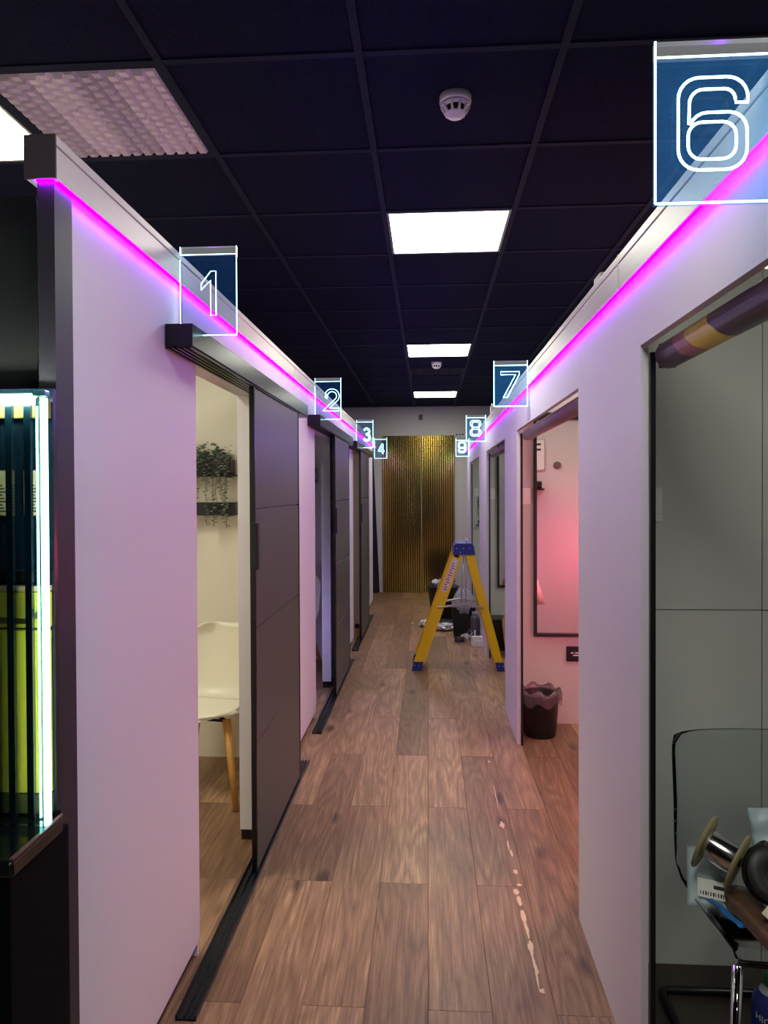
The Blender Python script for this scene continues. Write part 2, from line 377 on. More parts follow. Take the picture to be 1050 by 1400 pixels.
# sliding doors, headers, floor tracks
def door_set(i, y0, dy0, width):
    nm = ('nearest', 'middle', 'farthest')[i]
    h = thing('door_header', 'black aluminium sliding-door header box over the %s left booth' % nm, 'door header', (-.725, y0, 1.972), group='door headers on the left wall')
    B('casing', (-.767, -.685, y0, y0 + 2.02, 1.9785, 2.044), BLACKM, h, c=.0015)
    for k in range(5):
        x = -.767 + .0170 * k; B('runner', (x, x + .009, y0 + .003, y0 + 2.02, 1.972, 1.9785), BLACKM, h)
    t = thing('door_track', 'black grooved floor track below the %s left sliding door' % nm, 'door track', (-.715, y0, 0), group='floor tracks on the left')
    B('base', (-.746, -.684, y0 - .02, y0 + 2.0, 0.0, .007), BLACKM, t)
    for x in (-.746, -.722, -.705, -.6885): B('rail', (x, x + .0045, y0 - .02, y0 + 2.0, .007, .017), BLACKM, t)
    d = thing('sliding_door', 'grey four-panel sliding door with black edge stile, %s on the left' % nm, 'door', (-.718, dy0, .018), group='left sliding doors')
    X0, X1 = -.712, -.690
    B('stile', (X0, X1, dy0, dy0 + .016, .018, 1.971), DOORE, d, c=.002)
    B('stile', (X0, X1, dy0 + width - .016, dy0 + width, .018, 1.971), DOORE, d, c=.002)
    zs = [.02, .535, 1.0, 1.482, 1.969]
    for k in range(4): B('panel', (X0 + .003, X1 - .003, dy0 + .016, dy0 + width - .016, zs[k] + .003, zs[k + 1] - .003), DOORP, d, c=.001)
    B('core', (X0 + .008, X1 - .008, dy0 + .01, dy0 + width - .01, .03, 1.96), DOORE, d)
    hd = B('handle', (X0 + .006, X1 + .012, dy0 - .004, dy0 + .03, 1.238, 1.427), BLACK, d, c=.004)
    return d
door_set(0, 2.065, 2.83, .99)
door_set(1, 4.56, 5.33, .95)
door_set(2, 6.95, 7.38, 1.0)

# ------------------------------------------------------------------ right partition and booths
RT = .02; zopR, ztopR = 1.918, 2.100
RO = [(-.35, 1.865), (2.62, 4.41), (5.10, 6.69), (7.64, 9.35)]
pcs = []
for k, (a, b) in enumerate(RO):
    pcs.append((XR, XR + RT, a + .001, b - .001, zopR, ztopR))
    e = RO[k + 1][0] if k + 1 < len(RO) else 9.92
    pcs.append((XR, XR + RT, b, e, 0, ztopR))
wall_of('wall_right_partition', 'white painted partition right of the corridor', pcs, WALL)
for k, yy in enumerate((2.38, 4.82, 7.26, 9.86)):
    root = struct(MB().box(XR + RT + .001, 2.6, yy + .012, yy + .09, 0, 2.26).build('wall_right_booth', WALLG))
    root['label'] = 'far partition wall of a right hand booth, made of joined panels'
    xs = [XR + RT + .002, 1.075, 1.83, 2.598] if k == 0 else [XR + RT + .002, 1.55, 2.598]
    for a in range(len(xs) - 1):
        for z0, z1 in ((.0, 1.160), (1.163, 2.26)):
            B('wall_panel', (xs[a], xs[a + 1] - .003, yy, yy + .012, z0, z1), WALLG, root, c=.001)
struct(B('wall_right_rear', (2.6, 2.66, -.8, 9.95, 0, 2.26), WALLG))
for a, b in RO:
    struct(B('trim_guide', (XR + RT + .001, XR + RT + .014, b - .014, b - .002, .0, zopR - .02), BLACK))
# backdrop rollers inside the door heads
def roller_mat(name, base, patches):
    m = M(name, base, .35); nt = m.node_tree; b = nt.nodes['Principled BSDF']; N, Lk = nt.nodes.new, nt.links.new
    tc = N('ShaderNodeTexCoord'); sp = N('ShaderNodeSeparateXYZ'); Lk(tc.outputs['Object'], sp.inputs[0])
    nz = N('ShaderNodeTexNoise'); nz.inputs['Scale'].default_value = 12; Lk(tc.outputs['Object'], nz.inputs['Vector'])
    ad = N('ShaderNodeMath'); ad.operation = 'MULTIPLY_ADD'; ad.inputs[1].default_value = .05; Lk(nz.outputs['Fac'], ad.inputs[0]); Lk(sp.outputs['Y'], ad.inputs[2])
    tilt = N('ShaderNodeMath'); tilt.operation = 'MULTIPLY_ADD'; tilt.inputs[1].default_value = -1.0; Lk(sp.outputs['Z'], tilt.inputs[0]); Lk(ad.outputs[0], tilt.inputs[2])
    mr = N('ShaderNodeMapRange'); mr.inputs[1].default_value = 0; mr.inputs[2].default_value = 2.4; Lk(tilt.outputs[0], mr.inputs[0])
    r = N('ShaderNodeValToRGB'); r.color_ramp.interpolation = 'CONSTANT'; r.color_ramp.elements[0].color = lin(base); r.color_ramp.elements[0].position = 0; r.color_ramp.elements.remove(r.color_ramp.elements[1])
    for pos, c in patches: e = r.color_ramp.elements.new(pos); e.color = lin(c)
    Lk(mr.outputs[0], r.inputs[0]); Lk(r.outputs[0], b.inputs['Base Color']); return m
def roller(y0, y1, mat, label):
    t = thing('backdrop_roller', label, 'roller', (.602, y0, 1.888))
    MB().tube([(0, 0, 0), (0, y1 - y0, 0)], .034, n=24).build('roll', mat, t)
    MB().tube([(0, -.012, 0), (0, y1 - y0 + .012, 0)], .012, n=10).build('axle', SILVER, t)
    for yy in (-.015, y1 - y0 + .006): MB().box(-.02, .02, yy, yy + .009, -.03, .03).build('bracket', BLACK, t)
    return t
RM1 = roller_mat('roller_maroon', (74, 50, 60), [(.772, (204, 178, 64)), (.824, (160, 96, 98)), (.856, (80, 58, 70)), (.915, (132, 78, 82))])
RM2 = roller_mat('roller_taupe', (132, 104, 104), [(.5, (140, 112, 110))])
roller(-.33, 1.84, RM1, 'rolled maroon printed backdrop with yellow band inside the nearest right doorway')
roller(2.64, 4.38, RM2, 'rolled taupe backdrop inside the pink-lit right doorway')
roller(5.12, 6.66, RM2, 'rolled taupe backdrop inside the doorway behind the ladder')

# ------------------------------------------------------------------ ceiling lights
def panel_light(i, j, lit, label, group):
    x, y = -.2 + .6 * i + .3, 3.325 + .6 * j + .3
    t = thing('ceiling_light', label, 'ceiling light', (x, y, ZC), group=group)
    a, b = .288, .276
    for q in ((-a, a, -a, -b), (-a, a, b, a), (-a, -b, -b, b), (b, a, -b, b)): MB().box(*q, -.002, .016).build('frame', SILVER if lit else GRID, t)
    if lit: MB().box(-b, b, -b, b, .004, .014).build('diffuser', LIGHT, t)
    else:
        n = 13; st = 2 * b / n
        for k, (c0, c1, m) in enumerate(((0, 3, PRISM_A), (3, 6, PRISM_B), (6, 9, PRISM_A), (9, 13, PRISM_B))):
            mb = MB()
            for u in range(c0, c1):
                for v in range(n):
                    xx, yy = -b + u * st, -b + v * st + (st / 2 if u % 2 else 0); yy = min(yy, b - st)
                    q = [(xx + st * p_, yy + st * q_, .012) for p_, q_ in ((0, 0), (1, 0), (1, 1), (0, 1))] + [(xx + st * p_, yy + st * q_, -.006) for p_, q_ in ((.22, .22), (.78, .22), (.78, .78), (.22, .78))]
                    mb.add(q, [(0, 1, 5, 4), (1, 2, 6, 5), (2, 3, 7, 6), (3, 0, 4, 7), (4, 5, 6, 7)])
            o = mb.build('prismatic_diffuser', m, t); o['kind'] = 'stuff'
    return t
G = 'square ceiling light panels'
panel_light(0, 0, 1, 'largest lit square ceiling panel over the corridor, nearest of the row', G)
panel_light(0, 5, 1, 'second lit square ceiling panel down the corridor, between two smoke detectors', G)
panel_light(0, 10, 1, 'smallest lit ceiling panel, just before the end wall', G)
panel_light(0, -5, 1, 'lit square ceiling panel overhead beside the viewer', G)
panel_light(-3, -2, 1, 'lit ceiling panel at far left edge beside the unlit prismatic panel', G)
panel_light(-2, -2, 0, 'unlit prismatic ceiling panel tinted violet above the left trunking', G)
panel_light(3, 1, 1, 'lit ceiling panel above the right hand booths', G)
for k in (-10, -15):
    x, y = .1, 3.325 + .6 * k + .3
    t = thing('ceiling_light', 'lit ceiling panel above the entrance, ' + ('nearer' if k == -10 else 'farther') + ' one behind the viewer', 'ceiling light', (x, y, ZC + .0), group=G)
    MB().box(-.276, .276, -.276, .276, .004, .014).build('diffuser', LIGHT, t); MB().box(-.288, .288, -.288, .288, .014, .022).build('frame', SILVER, t)
# smoke detectors and the vent
def detector(x, y, label):
    t = thing('smoke_detector', label, 'smoke detector', (x, y, ZC + .004), group='ceiling smoke detectors')
    MB().lathe([(.0, 0), (.052, 0), (.052, -.022), (.050, -.026), (.0, -.026)], 28).build('base', WHITEP, t)
    MB().lathe([(.0, -.026), (.049, -.026), (.047, -.036), (.0, -.036)], 28).build('collar', WHITEP, t)
    MB().lathe([(.0, -.030), (.034, -.034), (.027, -.058), (.0, -.058)], 20).build('chamber', GROOVE, t)
    for k in range(10):
        a = 2 * PI * k / 10; MB().tube([(.046 * math.cos(a), .046 * math.sin(a), -.035), (.033 * math.cos(a), .033 * math.sin(a), -.058)], .0042, n=6).build('rib', WHITEP, t)
    MB().lathe([(.0, -.054), (.034, -.056), (.034, -.060), (.026, -.067), (.0, -.069)], 24).build('cap', WHITEP, t)
    MB().lathe([(.014, -.0690), (.013, -.0702), (.0, -.0702)], 16).build('lens', WHITEP, t)
detector(.094, 2.38, 'white smoke detector in front of the nearest lit ceiling panel')
detector(.09, 7.22, 'small white smoke detector beside the ceiling vent far down the corridor')
v = thing('ceiling_vent', 'black slatted ceiling vent between the two far light panels', 'vent', (.1, 7.825, ZC))
MB().box(-.27, .27, -.27, .27, .012, .02).build('backing', GROOVE, v)
for q in ((-.288, .288, -.288, -.262), (-.288, .288, .262, .288), (-.288, -.262, -.262, .262), (.262, .288, -.262, .262)): MB().box(*q, -.006, .012).build('frame', GRID, v)
sl = MB().box(-.006, .006, -.262, .262, -.004, .012).mesh('slat', GRID)
for k in range(13):
    o = bpy.data.objects.new('slat', sl); C.objects.link(o); o.parent = v; o.location = (-.24 + .04 * k, 0, 0); o.rotation_euler = (0, .5, 0)

# ------------------------------------------------------------------ edge lit number signs
def arc(cx, cy, r, a0, a1, n=6): return [(cx + r * math.cos(math.radians(a0 + (a1 - a0) * i / n)), cy + r * math.sin(math.radians(a0 + (a1 - a0) * i / n))) for i in range(n + 1)]
def rrect(x0, y0, x1, y1, r): return arc(x1 - r, y0 + r, r, -90, 0) + arc(x1 - r, y1 - r, r, 0, 90) + arc(x0 + r, y1 - r, r, 90, 180) + arc(x0 + r, y0 + r, r, 180, 270)
def stroke(path, w_):
    n = len(path); L, Rr = [], []
    for i in range(n):
        a = Vector(path[max(0, i - 1)]); b = Vector(path[min(n - 1, i + 1)]); p = Vector(path[i])
        if 0 < i < n - 1:
            d1 = (p - a).normalized(); d2 = (b - p).normalized(); n1 = Vector((-d1.y, d1.x)); n2 = Vector((-d2.y, d2.x)); nn = (n1 + n2).normalized(); k = w_ / 2 / max(.35, nn.dot(n1))
        else:
            d = (b - a).normalized(); nn = Vector((-d.y, d.x)); k = w_ / 2
        L.append((p + nn * k)[:]); Rr.append((p - nn * k)[:])
    return L + Rr[::-1]
six_out = [(.824, .974), (1, .974)] + arc(.70, 1.054, .30, 0, 90) + arc(.30, 1.054, .30, 90, 180) + arc(.30, .30, .30, 180, 270) + arc(.69, .30, .30, 270, 360) + arc(.72, .57, .27, 0, 90) + arc(.42, .58, .26, 90, 160, 4) + [(.154, .677)] + arc(.36, .98, .20, 180, 90)[0:] + arc(.66, 1.02, .16, 90, 0)
six_in = rrect(.143, .155, .835, .70, .2)
GLYPH = {
 '6': ([six_out, six_in], 1, 1.354),
 '9': ([[(1 - x, 1.354 - y) for x, y in six_out], [(1 - x, 1.354 - y) for x, y in six_in]], 1, 1.354),
 '8': ([arc(.70, .30, .30, -90, 70, 8) + arc(.70, 1.06, .28, -70, 90, 8) + arc(.30, 1.06, .28, 90, 250, 8) + arc(.30, .30, .30, 110, 270, 8), rrect(.17, .14, .83, .60, .18), rrect(.19, .76, .81, 1.20, .17)], 1, 1.34),
 '7': ([[(0, 1.36), (1, 1.36), (1, 1.22), (.36, 0), (.14, 0), (.80, 1.20), (0, 1.20)]], 1, 1.36),
 '1': ([[(1.0, 1.9), (1.0, 0), (.64, 0), (.64, 1.50), (.0, 1.10), (.0, 1.36), (.66, 1.9)]], 1, 1.9),
 '2': ([stroke([(.08, 1.0)] + arc(.5, .98, .40, 180, -20, 10) + [(.80, .74), (.10, .09), (.98, .09)], .18)], 1, 1.45),
 '3': ([stroke(arc(.48, 1.05, .32, 155, -75, 9) + [(.42, .74)] , .17), stroke([(.42, .74)] + arc(.48, .42, .36, 80, -155, 9), .17)], 1, 1.45),
 '4': ([[(.62, 1.4), (.80, 1.4), (.80, .48), (1.0, .48), (1.0, .32), (.80, .32), (.80, 0), (.62, 0), (.62, .32), (0, .32), (0, .46)], [(.62, .48), (.62, 1.12), (.20, .48)]], 1, 1.4)}
def sign(d, y, x0, x1, z0, z1, side, gx, gz, gw, gh, tr, label):
    t = thing('number_sign', label, 'sign', ((x0 + x1) / 2, y, z0), group='edge lit booth number signs')
    th = .012; zs = z1 - .024
    MB().box(x0, x1, y, y + th, z0, zs).build('acrylic_pane', PANE if side == 'L' else PANE_R, t, local=False)
    B('top_edge', (x0, x1, y, y + th, zs, z1), PSTRIP, t)
    yf = y - .0005; e = MB(); r = .0010 if side == 'L' else .0017
    for a, b in (((x0, zs), (x1, zs)), ((x0, z0), (x1, z0)), ((x0, z0), (x0, z1)), ((x1, z0), (x1, z1))): e.tube([(a[0], yf, a[1]), (b[0], yf, b[1])], r, n=6)
    o = e.build('lit_edge', GLOW, t, local=False); o['label'] = 'glowing cyan-white pane edge'
    outl, W0, H0 = GLYPH[d]; g = MB()
    for pth in outl: g.tube([(gx + px / W0 * gw, yf, gz + pz / H0 * gh) for px, pz in pth], tr, n=6, closed=True)
    o = g.build('numeral', GLOW, t, local=False); o['label'] = 'glowing outlined numeral ' + d
    return t
sign('1', 2.165, -.7545, -.580, 2.030, 2.300, 'L', -.690, 2.090, .046, .135, .0011, 'glowing acrylic sign with numeral 1, nearest on the left trunking')
sign('2', 4.79, -.7545, -.580, 2.035, 2.312, 'L', -.690, 2.092, .100, .145, .0014, 'glowing acrylic sign with numeral 2, second along the left trunking')
sign('3', 7.60, -.7545, -.580, 2.015, 2.310, 'L', -.690, 2.085, .088, .140, .0015, 'glowing acrylic sign with numeral 3, third along the left trunking')
sign('4', 10.15, -.7545, -.580, 2.020, 2.310, 'L', -.700, 2.085, .085, .140, .0016, 'glowing acrylic sign with numeral 4, farthest along the left wall')
sign('6', 1.115, .3445, .5245, 1.983, 2.226, 'R', .3785, 2.032, .102, .138, .0022, 'large glowing acrylic sign with numeral 6 at the top right')
sign('7', 3.83, .350, .5245, 1.997, 2.236, 'R', .385, 2.043, .098, .136, .0018, 'glowing acrylic sign with numeral 7, second along the right trunking')
sign('8', 6.58, .350, .5245, 2.002, 2.240, 'R', .384, 2.050, .100, .143, .0022, 'glowing acrylic sign with numeral 8, third along the right trunking')
sign('9', 9.25, .360, .5245, 1.997, 2.225, 'R', .388, 2.043, .096, .140, .0024, 'glowing acrylic sign with numeral 9, farthest along the right wall')

# ------------------------------------------------------------------ gold slat end wall
def slat_panel(x0, x1, y, label, tilt):
    t = thing('gold_slat_panel', label, 'wall panel', ((x0 + x1) / 2, y, 0), group='gold slat panels on the end wall')
    MB().box(x0, x1, y + .014, y + .026, .002, 2.40).build('backing', GOLDBACK, t, local=False)
    n = round((x1 - x0) / .0322); st = (x1 - x0) / n
    me = MB().box(-.0085, .0085, -.010, .012, .003, 2.398).mesh('slat', GOLD)
    for k in range(n):
        o = bpy.data.objects.new('slat', me); C.objects.link(o); o.parent = t
        o.location = (x0 + st * (k + .5) - (x0 + x1) / 2, 0, 0); o.rotation_euler = (tilt * .25 + random.uniform(-.0002, .0002), 0, random.uniform(-.0005, .0005) + tilt)
slat_panel(-.692, -.102, 10.972, 'left gold mirrored slat panel on the end wall beside the black board', -.004)
slat_panel(-.094, .402, 10.968, 'right gold mirrored slat panel on the end wall behind the ladder', .006)
tag(B('junction_box', (-.136, -.078, 10.975, 10.999, 2.64, 2.72), BLACK, c=.004), 'tiny black box on the end wall above the gold slats', 'box')
vh = thing('wall_vent', 'two rows of small dark holes high on end wall right of gold slats', 'vent', (.48, 10.999, 2.36))
for k in range(3):
    for r_ in range(2): B('hole', (.43 + .045 * k, .452 + .045 * k, 10.992, 10.999, 2.40 - .07 * r_, 2.422 - .07 * r_), GROOVE, vh)
bb = thing('black_board', 'tall black board leaning against the end wall by sign 4', 'board', (-1.02, 10.90, .0), 0)
MB().box(0, .28, -.012, .012, 0, 2.09, c=.003).build('sheet', M('board_black', (16, 15, 20), .55), bb); MB().box(-.004, 0, -.013, .013, 0, 2.09).build('edge', BLACK, bb); bb.rotation_euler = (0, -.042, 0)
jb = thing('connector_box', 'small white connector box on top of the right trunking near sign 8', 'box', (.560, 6.2, 2.1975))
MB().box(-.025, .035, -.03, .03, 0, .075, c=.005).build('housing', WHITEP, jb); MB().tube([(.0, 0, .07), (-.01, .03, .10), (.0, .1, .08), (.02, .2, .02)], .006).build('cable', WHITEP, jb)

# ------------------------------------------------------------------ kiosk at the left edge
k0 = thing('kiosk', 'black counter kiosk with glowing cyan-edged glass screen at left edge', 'kiosk', (-1.05, 1.35, 0))
MB().box(-1.5, -.738, 1.215, 1.42, 0, .872).build('base', M('kiosk_black', (9, 11, 13), .7, spec=.08), k0, local=False)
B('ledge', (-1.5, -.728, 1.205, 1.385, .874, .904), M('kiosk_ledge', (12, 16, 20), .12), k0, c=.006)
B('corner_bead', (-.736, -.729, 1.21, 1.385, .9045, .9085), M('ledge_edge', (96, 70, 78), .2), k0)
B('glass_screen', (-1.5, -.744, 1.338, 1.346, .905, 1.735), KGLASS, k0)
B('light_edge', (-.7425, -.7345, 1.336, 1.350, .906, 1.733), KGLOW, k0)['label'] = 'glowing vertical screen edge'
B('light_edge', (-1.5, -.758, 1.336, 1.348, 1.736, 1.741), KGLOW, k0)['label'] = 'glowing top screen edge'
B('inner_fill_strip', (-1.5, -.76, 1.349, 1.356, 1.722, 1.734), emitter('kiosk_inner_fill', (0.85, 1.0, 0.8), 90.0), k0)  # added emitter tucked behind the top edge, brightens the kiosk contents
B('side_fill_strip', (-.7535, -.7505, 1.362, 1.366, .91, 1.72), emitter('kiosk_side_fill', (0.9, 1.0, 0.8), 34.0), k0)  # added emitter inside the vertical edge, lifts the lime panels
B('edge_block', (-.757, -.731, 1.333, 1.353, 1.736, 1.748), M('kiosk_clip', (80, 150, 160), .15), k0, c=.003)
B('edge_glass', (-.758, -.745, 1.347, 1.358, .906, 1.733), clear('edge_glass_mat', (150, 200, 200), glow=(90, 190, 180), gstr=.10), k0)
BARM = M('kiosk_bar', (14, 34, 44), .15)
for k in range(10):
    x = -.7905 - .0377 * k; B('bar', (x, x + .0135, 1.362, 1.371, .906, 1.732), BARM, k0)
B('back_panel', (-1.5, -.752, 1.402, 1.415, .906, 1.76), M('kiosk_back', (10, 26, 40), .25), k0)
B('header_band', (-1.5, -.756, 1.385, 1.401, 1.70, 1.733), M('olive_band', (150, 140, 70), .5), k0)
B('lime_front', (-1.5, -.758, 1.386, 1.401, .948, 1.275), LIME, k0, c=.002)
B('lime_lid', (-1.5, -.756, 1.380, 1.401, 1.281, 1.352), LIME, k0, c=.003)
B('lime_reflection', (-1.5, -.758, 1.386, 1.401, .907, .945), OLIVE, k0)  # dark olive strip paints the reflection below the lime front
B('black_rail', (-1.5, -.757, 1.384, 1.401, 1.372, 1.395), BLACK, k0)
B('trim_line', (-1.5, -.757, 1.381, 1.401, 1.354, 1.364), CREAMP, k0)
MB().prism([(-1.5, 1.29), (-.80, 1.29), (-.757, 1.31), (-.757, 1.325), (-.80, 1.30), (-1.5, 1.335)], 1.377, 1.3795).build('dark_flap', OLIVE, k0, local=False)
for (xa, xb) in ((-.877, -.843), (-.812, -.7755)):
    n_ = B('notice', (xa, xb, 1.3985, 1.4005, 1.505, 1.595), CREAMP, k0); n_['label'] = 'cream notice with lines of small print'
    B('notice_frame', (xa - .003, xb + .003, 1.4005, 1.4018, 1.500, 1.598), BLACK, k0)
    mb = MB()
    for q in range(9): mb.box(xa + .005, xb - .006 - (q % 3) * .004, 1.3980, 1.3984, 1.512 + .0065 * q, 1.5145 + .0065 * q)
    o = mb.build('print_lines', INK, n_, local=False); o['kind'] = 'stuff'

# ------------------------------------------------------------------ white chair in the first booth
def shell_grid(fn, nu, nv, thick):
    """two-sided shell from a point function with outward thickness"""
    P = [[Vector(fn(i / nu, j / nv)) for i in range(nu + 1)] for j in range(nv + 1)]
    vs, fs = [], []
    def nrm(i, j):
        a = P[j][min(nu, i + 1)] - P[j][max(0, i - 1)]; b = P[min(nv, j + 1)][i] - P[max(0, j - 1)][i]; return a.cross(b).normalized()
    for j in range(nv + 1):
        for i in range(nu + 1): vs.append(P[j][i])
    for j in range(nv + 1):
        for i in range(nu + 1): vs.append(P[j][i] - nrm(i, j) * thick)
    W = nu + 1; o = W * (nv + 1); idx = lambda i, j: j * W + i
    for j in range(nv):
        for i in range(nu):
            fs.append((idx(i, j), idx(i + 1, j), idx(i + 1, j + 1), idx(i, j + 1))); fs.append((o + idx(i, j), o + idx(i, j + 1), o + idx(i + 1, j + 1), o + idx(i + 1, j)))
    bd = [idx(i, 0) for i in range(nu)] + [idx(nu, j) for j in range(nv)] + [idx(i, nv) for i in range(nu, 0, -1)] + [idx(0, j) for j in range(nv, 0, -1)]
    for a, b in zip(bd, bd[1:] + bd[:1]): fs.append((a, b, o + b, o + a))
    return vs, fs, [P[j][i] for j, i in [(b // W, b % W) for b in bd]]
def tub_chair(loc, rz, label):
    t = thing('shell_chair', label, 'chair', loc, rz)
    def prof(v):     # centre line from seat front (v=0) to the top of the back (v=1): local -y is forward
        pts = [(-.225, .422), (-.20, .444), (-.12, .448), (0, .440), (.10, .438), (.155, .448), (.188, .485), (.205, .56), (.222, .66), (.238, .76), (.245, .835)]
        x = v * (len(pts) - 1); i = min(int(x), len(pts) - 2); q = x - i; return (pts[i][0] * (1 - q) + pts[i + 1][0] * q, pts[i][1] * (1 - q) + pts[i + 1][1] * q)
    def fn(u, v):
        y, z = prof(v); s = 2 * u - 1
        if v < .5: wd = .235 * min(1, (math.sin(min(1, .12 + v / .20) * PI / 2)) ** .6) * (1 if v < .4 else 1)
        else: wd = .225 - .02 * (v - .5)
        if v > .86: wd *= max(.30, math.sqrt(max(0, 1 - ((v - .86) / .145) ** 2)) * .55 + .45)
        a = abs(s) ** 2.6
        y2 = y - (.075 * a if v > .5 else .075 * a * max(0, (v - .3) / .2)); z2 = z + (.03 * a if v < .5 else .03 * a * max(0, 1 - (v - .5) / .2))
        if v < .2: y2 += (0.2 - v) / .2 * .10 * abs(s) ** 2
        return (s * wd, y2, z2)
    vs, fs, _ = shell_grid(fn, 16, 26, .007)
    MB().add(vs, fs, True).build('shell', CHAIRW, t)
    # thin seat pad line
    def pad(u, v):
        p = Vector(fn(.10 + .80 * u, .05 + .37 * v)); return p + Vector((0, 0, .008))
    vs, fs, _ = shell_grid(pad, 12, 10, -.006); MB().add(vs, fs, True).build('seat_pad', CHAIRW, t)
    for sx, sy in ((-1, -1), (1, -1), (-1, 1), (1, 1)):
        MB().tube([(sx * .125, sy * .10 + .0, .415), (sx * .215, sy * .20, .004)], [.021, .013], n=12).build('leg', BEECH, t)
    for a, b in (((-.13, -.10), (.13, .10)), ((.13, -.10), (-.13, .10)), ((-.13, -.1), (.13, -.1)), ((-.13, .1), (.13, .1))):
        MB().tube([(a[0], a[1], .405), (b[0], b[1], .405)], .007, n=8).build('cross_brace', BLACKM, t)
    MB().box(-.10, .10, -.09, .09, .412, .428, c=.004).build('mount', BLACKM, t)
    return t
tub_chair((-1.12, 3.64, 0), math.radians(-8), 'white plastic shell chair with tapered wooden legs inside the first left booth')
tub_chair((-1.20, 6.12, 0), math.radians(-20), 'white plastic shell chair barely seen inside the second left booth')

# shelves and trailing plants
def plant(x0, x1, y, z, label, seed, nst=16):
    t = thing('trailing_plant', label, 'plant', ((x0 + x1) / 2, y, z)); rd = random.Random(seed)
    W = x1 - x0
    MB().box(-W / 2, W / 2, -.05, .045, 0, .085, c=.004).build('planter', BLACK, t)
    def leaf(mb, p, d, up, L, wd):
        s = d.cross(up).normalized(); n_ = s.cross(d).normalized()
        mb.add([p, p + d * L * .45 + s * wd + n_ * L * .08, p + d * L * .95 + n_ * L * .02, p + d * L * .45 - s * wd + n_ * L * .08, p + d * L * .5 + n_ * L * .16], [(0, 1, 4), (1, 2, 4), (2, 3, 4), (3, 0, 4)])
    mb = MB()
    for i in range(230):
        a = rd.uniform(0, 2 * PI); p = Vector((rd.uniform(-W / 2, W / 2), rd.uniform(-.07, .03), .085 + abs(rd.gauss(.025, .032)) - .015))
        d = Vector((math.cos(a), math.sin(a) - .3, rd.uniform(-.3, 1.0))).normalized(); mb.cur = 1 if rd.random() < .3 else 0; leaf(mb, p, d, Vector((rd.uniform(-.3, .3), -.3, 1)), rd.uniform(.028, .044), rd.uniform(.010, .016))
    mb.cur = 0
    o = mb.build('leaf_cluster', [LEAF, LEAFP], t); o['kind'] = 'stuff'
    for k in range(nst):
        x = -W / 2 + W * (k + .5) / nst + rd.uniform(-.012, .012); ln = rd.choice([.12, .20, .26, .30, .38, .44]) * rd.uniform(.8, 1.1); y0 = -.062 - rd.uniform(0, .02)
        pts = []; cx = x
        for q in range(9):
            f = q / 8; cx += rd.uniform(-.006, .006); pts.append(Vector((cx, y0 - .02 * math.sin(f * 3), .09 - ln * f)))
        pts[0].y = -.02
        mb = MB(); mb.tube(pts, .0013, n=4); mb2 = MB()
        nl = int(ln / .0105)
        for q in range(nl):
            f = q / nl * 8; i = min(7, int(f)); p = pts[i].lerp(pts[i + 1], f - i); a = rd.uniform(0, 2 * PI)
            d = Vector((math.cos(a), math.sin(a) * .8 - .2, rd.uniform(-.5, .2))).normalized(); mb2.cur = 1 if rd.random() < .35 else 0; leaf(mb2, p, d, Vector((0, -.4, 1)), rd.uniform(.018, .029), rd.uniform(.007, .012))
        st = mb.build('trailing_stem', STEM, t); o = mb2.build('leaves', [LEAF, LEAFP], st); o['kind'] = 'stuff'
    return t
def shelf(x0, x1, y1, z0, z1, label):
    t = thing('wall_shelf', label, 'shelf', ((x0 + x1) / 2, y1, z0)); B('board', (x0, x1, y1 - .11, y1 - .002, z0, z1), M('shelf_black', (22, 22, 30), .45), t, c=.002)
    for x in (x0 + .04, x1 - .06): B('bracket', (x, x + .02, y1 - .09, y1 - .001, z0 - .006, z0), BLACKM, t)
    return t
shelf(-1.75, -1.10, 4.118, 1.640, 1.652, 'thin black ledge under the trailing plant in the first left booth')
plant(-1.42, -1.115, 4.06, 1.653, 'trailing eucalyptus plant in black planter inside the first left booth', 5, 17)
shelf(-1.75, -1.09, 4.118, 1.418, 1.492, 'thick black floating shelf below the trailing plant in first left booth')
shelf(-1.75, -1.02, 6.578, 1.640, 1.652, 'thin black ledge in the second left booth')
plant(-1.60, -1.03, 6.52, 1.653, 'trailing eucalyptus plant seen through the second left doorway', 9, 26)

# ------------------------------------------------------------------ pink booth (7)
def framed_mirror(x0, x1, y, z0, z1, label):
    t = thing('wall_mirror', label, 'mirror', ((x0 + x1) / 2, y, z0)); f = .020
    FM = MATS.get('mirror_frame') or M('mirror_frame', (24, 16, 18), .4)
    for q in ((x0, x1, z0, z0 + f), (x0, x1, z1 - f * 2.6, z1), (x0, x0 + f, z0 + f, z1 - f * 2.6), (x1 - f, x1, z0 + f, z1 - f * 2.6)): B('frame', (q[0], q[1], y - .034, y - .002, q[2], q[3]), FM, t, c=.002)
    B('glass', (x0 + f, x1 - f, y - .014, y - .004, z0 + f, z1 - f * 2.6), MIRROR, t)
    return t
framed_mirror(.697, 1.35, 4.82, .586, 2.065, 'tall black-framed mirror on the wall of the pink-lit right booth')
framed_mirror(.690, 1.35, 7.26, .586, 2.065, 'tall black-framed mirror in the booth behind the ladder')
def switch(x, y, z, label):
    t = thing('light_switch', label, 'switch', (x, y, z), group='booth light switches')
    MB().box(-.028, .028, -.010, 0, -.055, .055, c=.003).build('plate', WHITEP, t); MB().box(-.010, .022, -.016, -.009, -.03, .03, c=.002).build('rocker', WHITEP, t)
switch(.728, 2.379, 1.503, 'white light switch on grey wall of the nearest right booth')
switch(.655, 4.819, 1.515, 'white light switch beside the mirror in the pink-lit booth')
switch(.640, 7.259, 1.52, 'white light switch in the booth behind the ladder')
switch(.655, 9.859, 1.53, 'white light switch in the farthest right booth')
ou = thing('wall_socket', 'black double wall socket under the mirror in the pink-lit booth', 'socket', (.985, 4.818, .468))
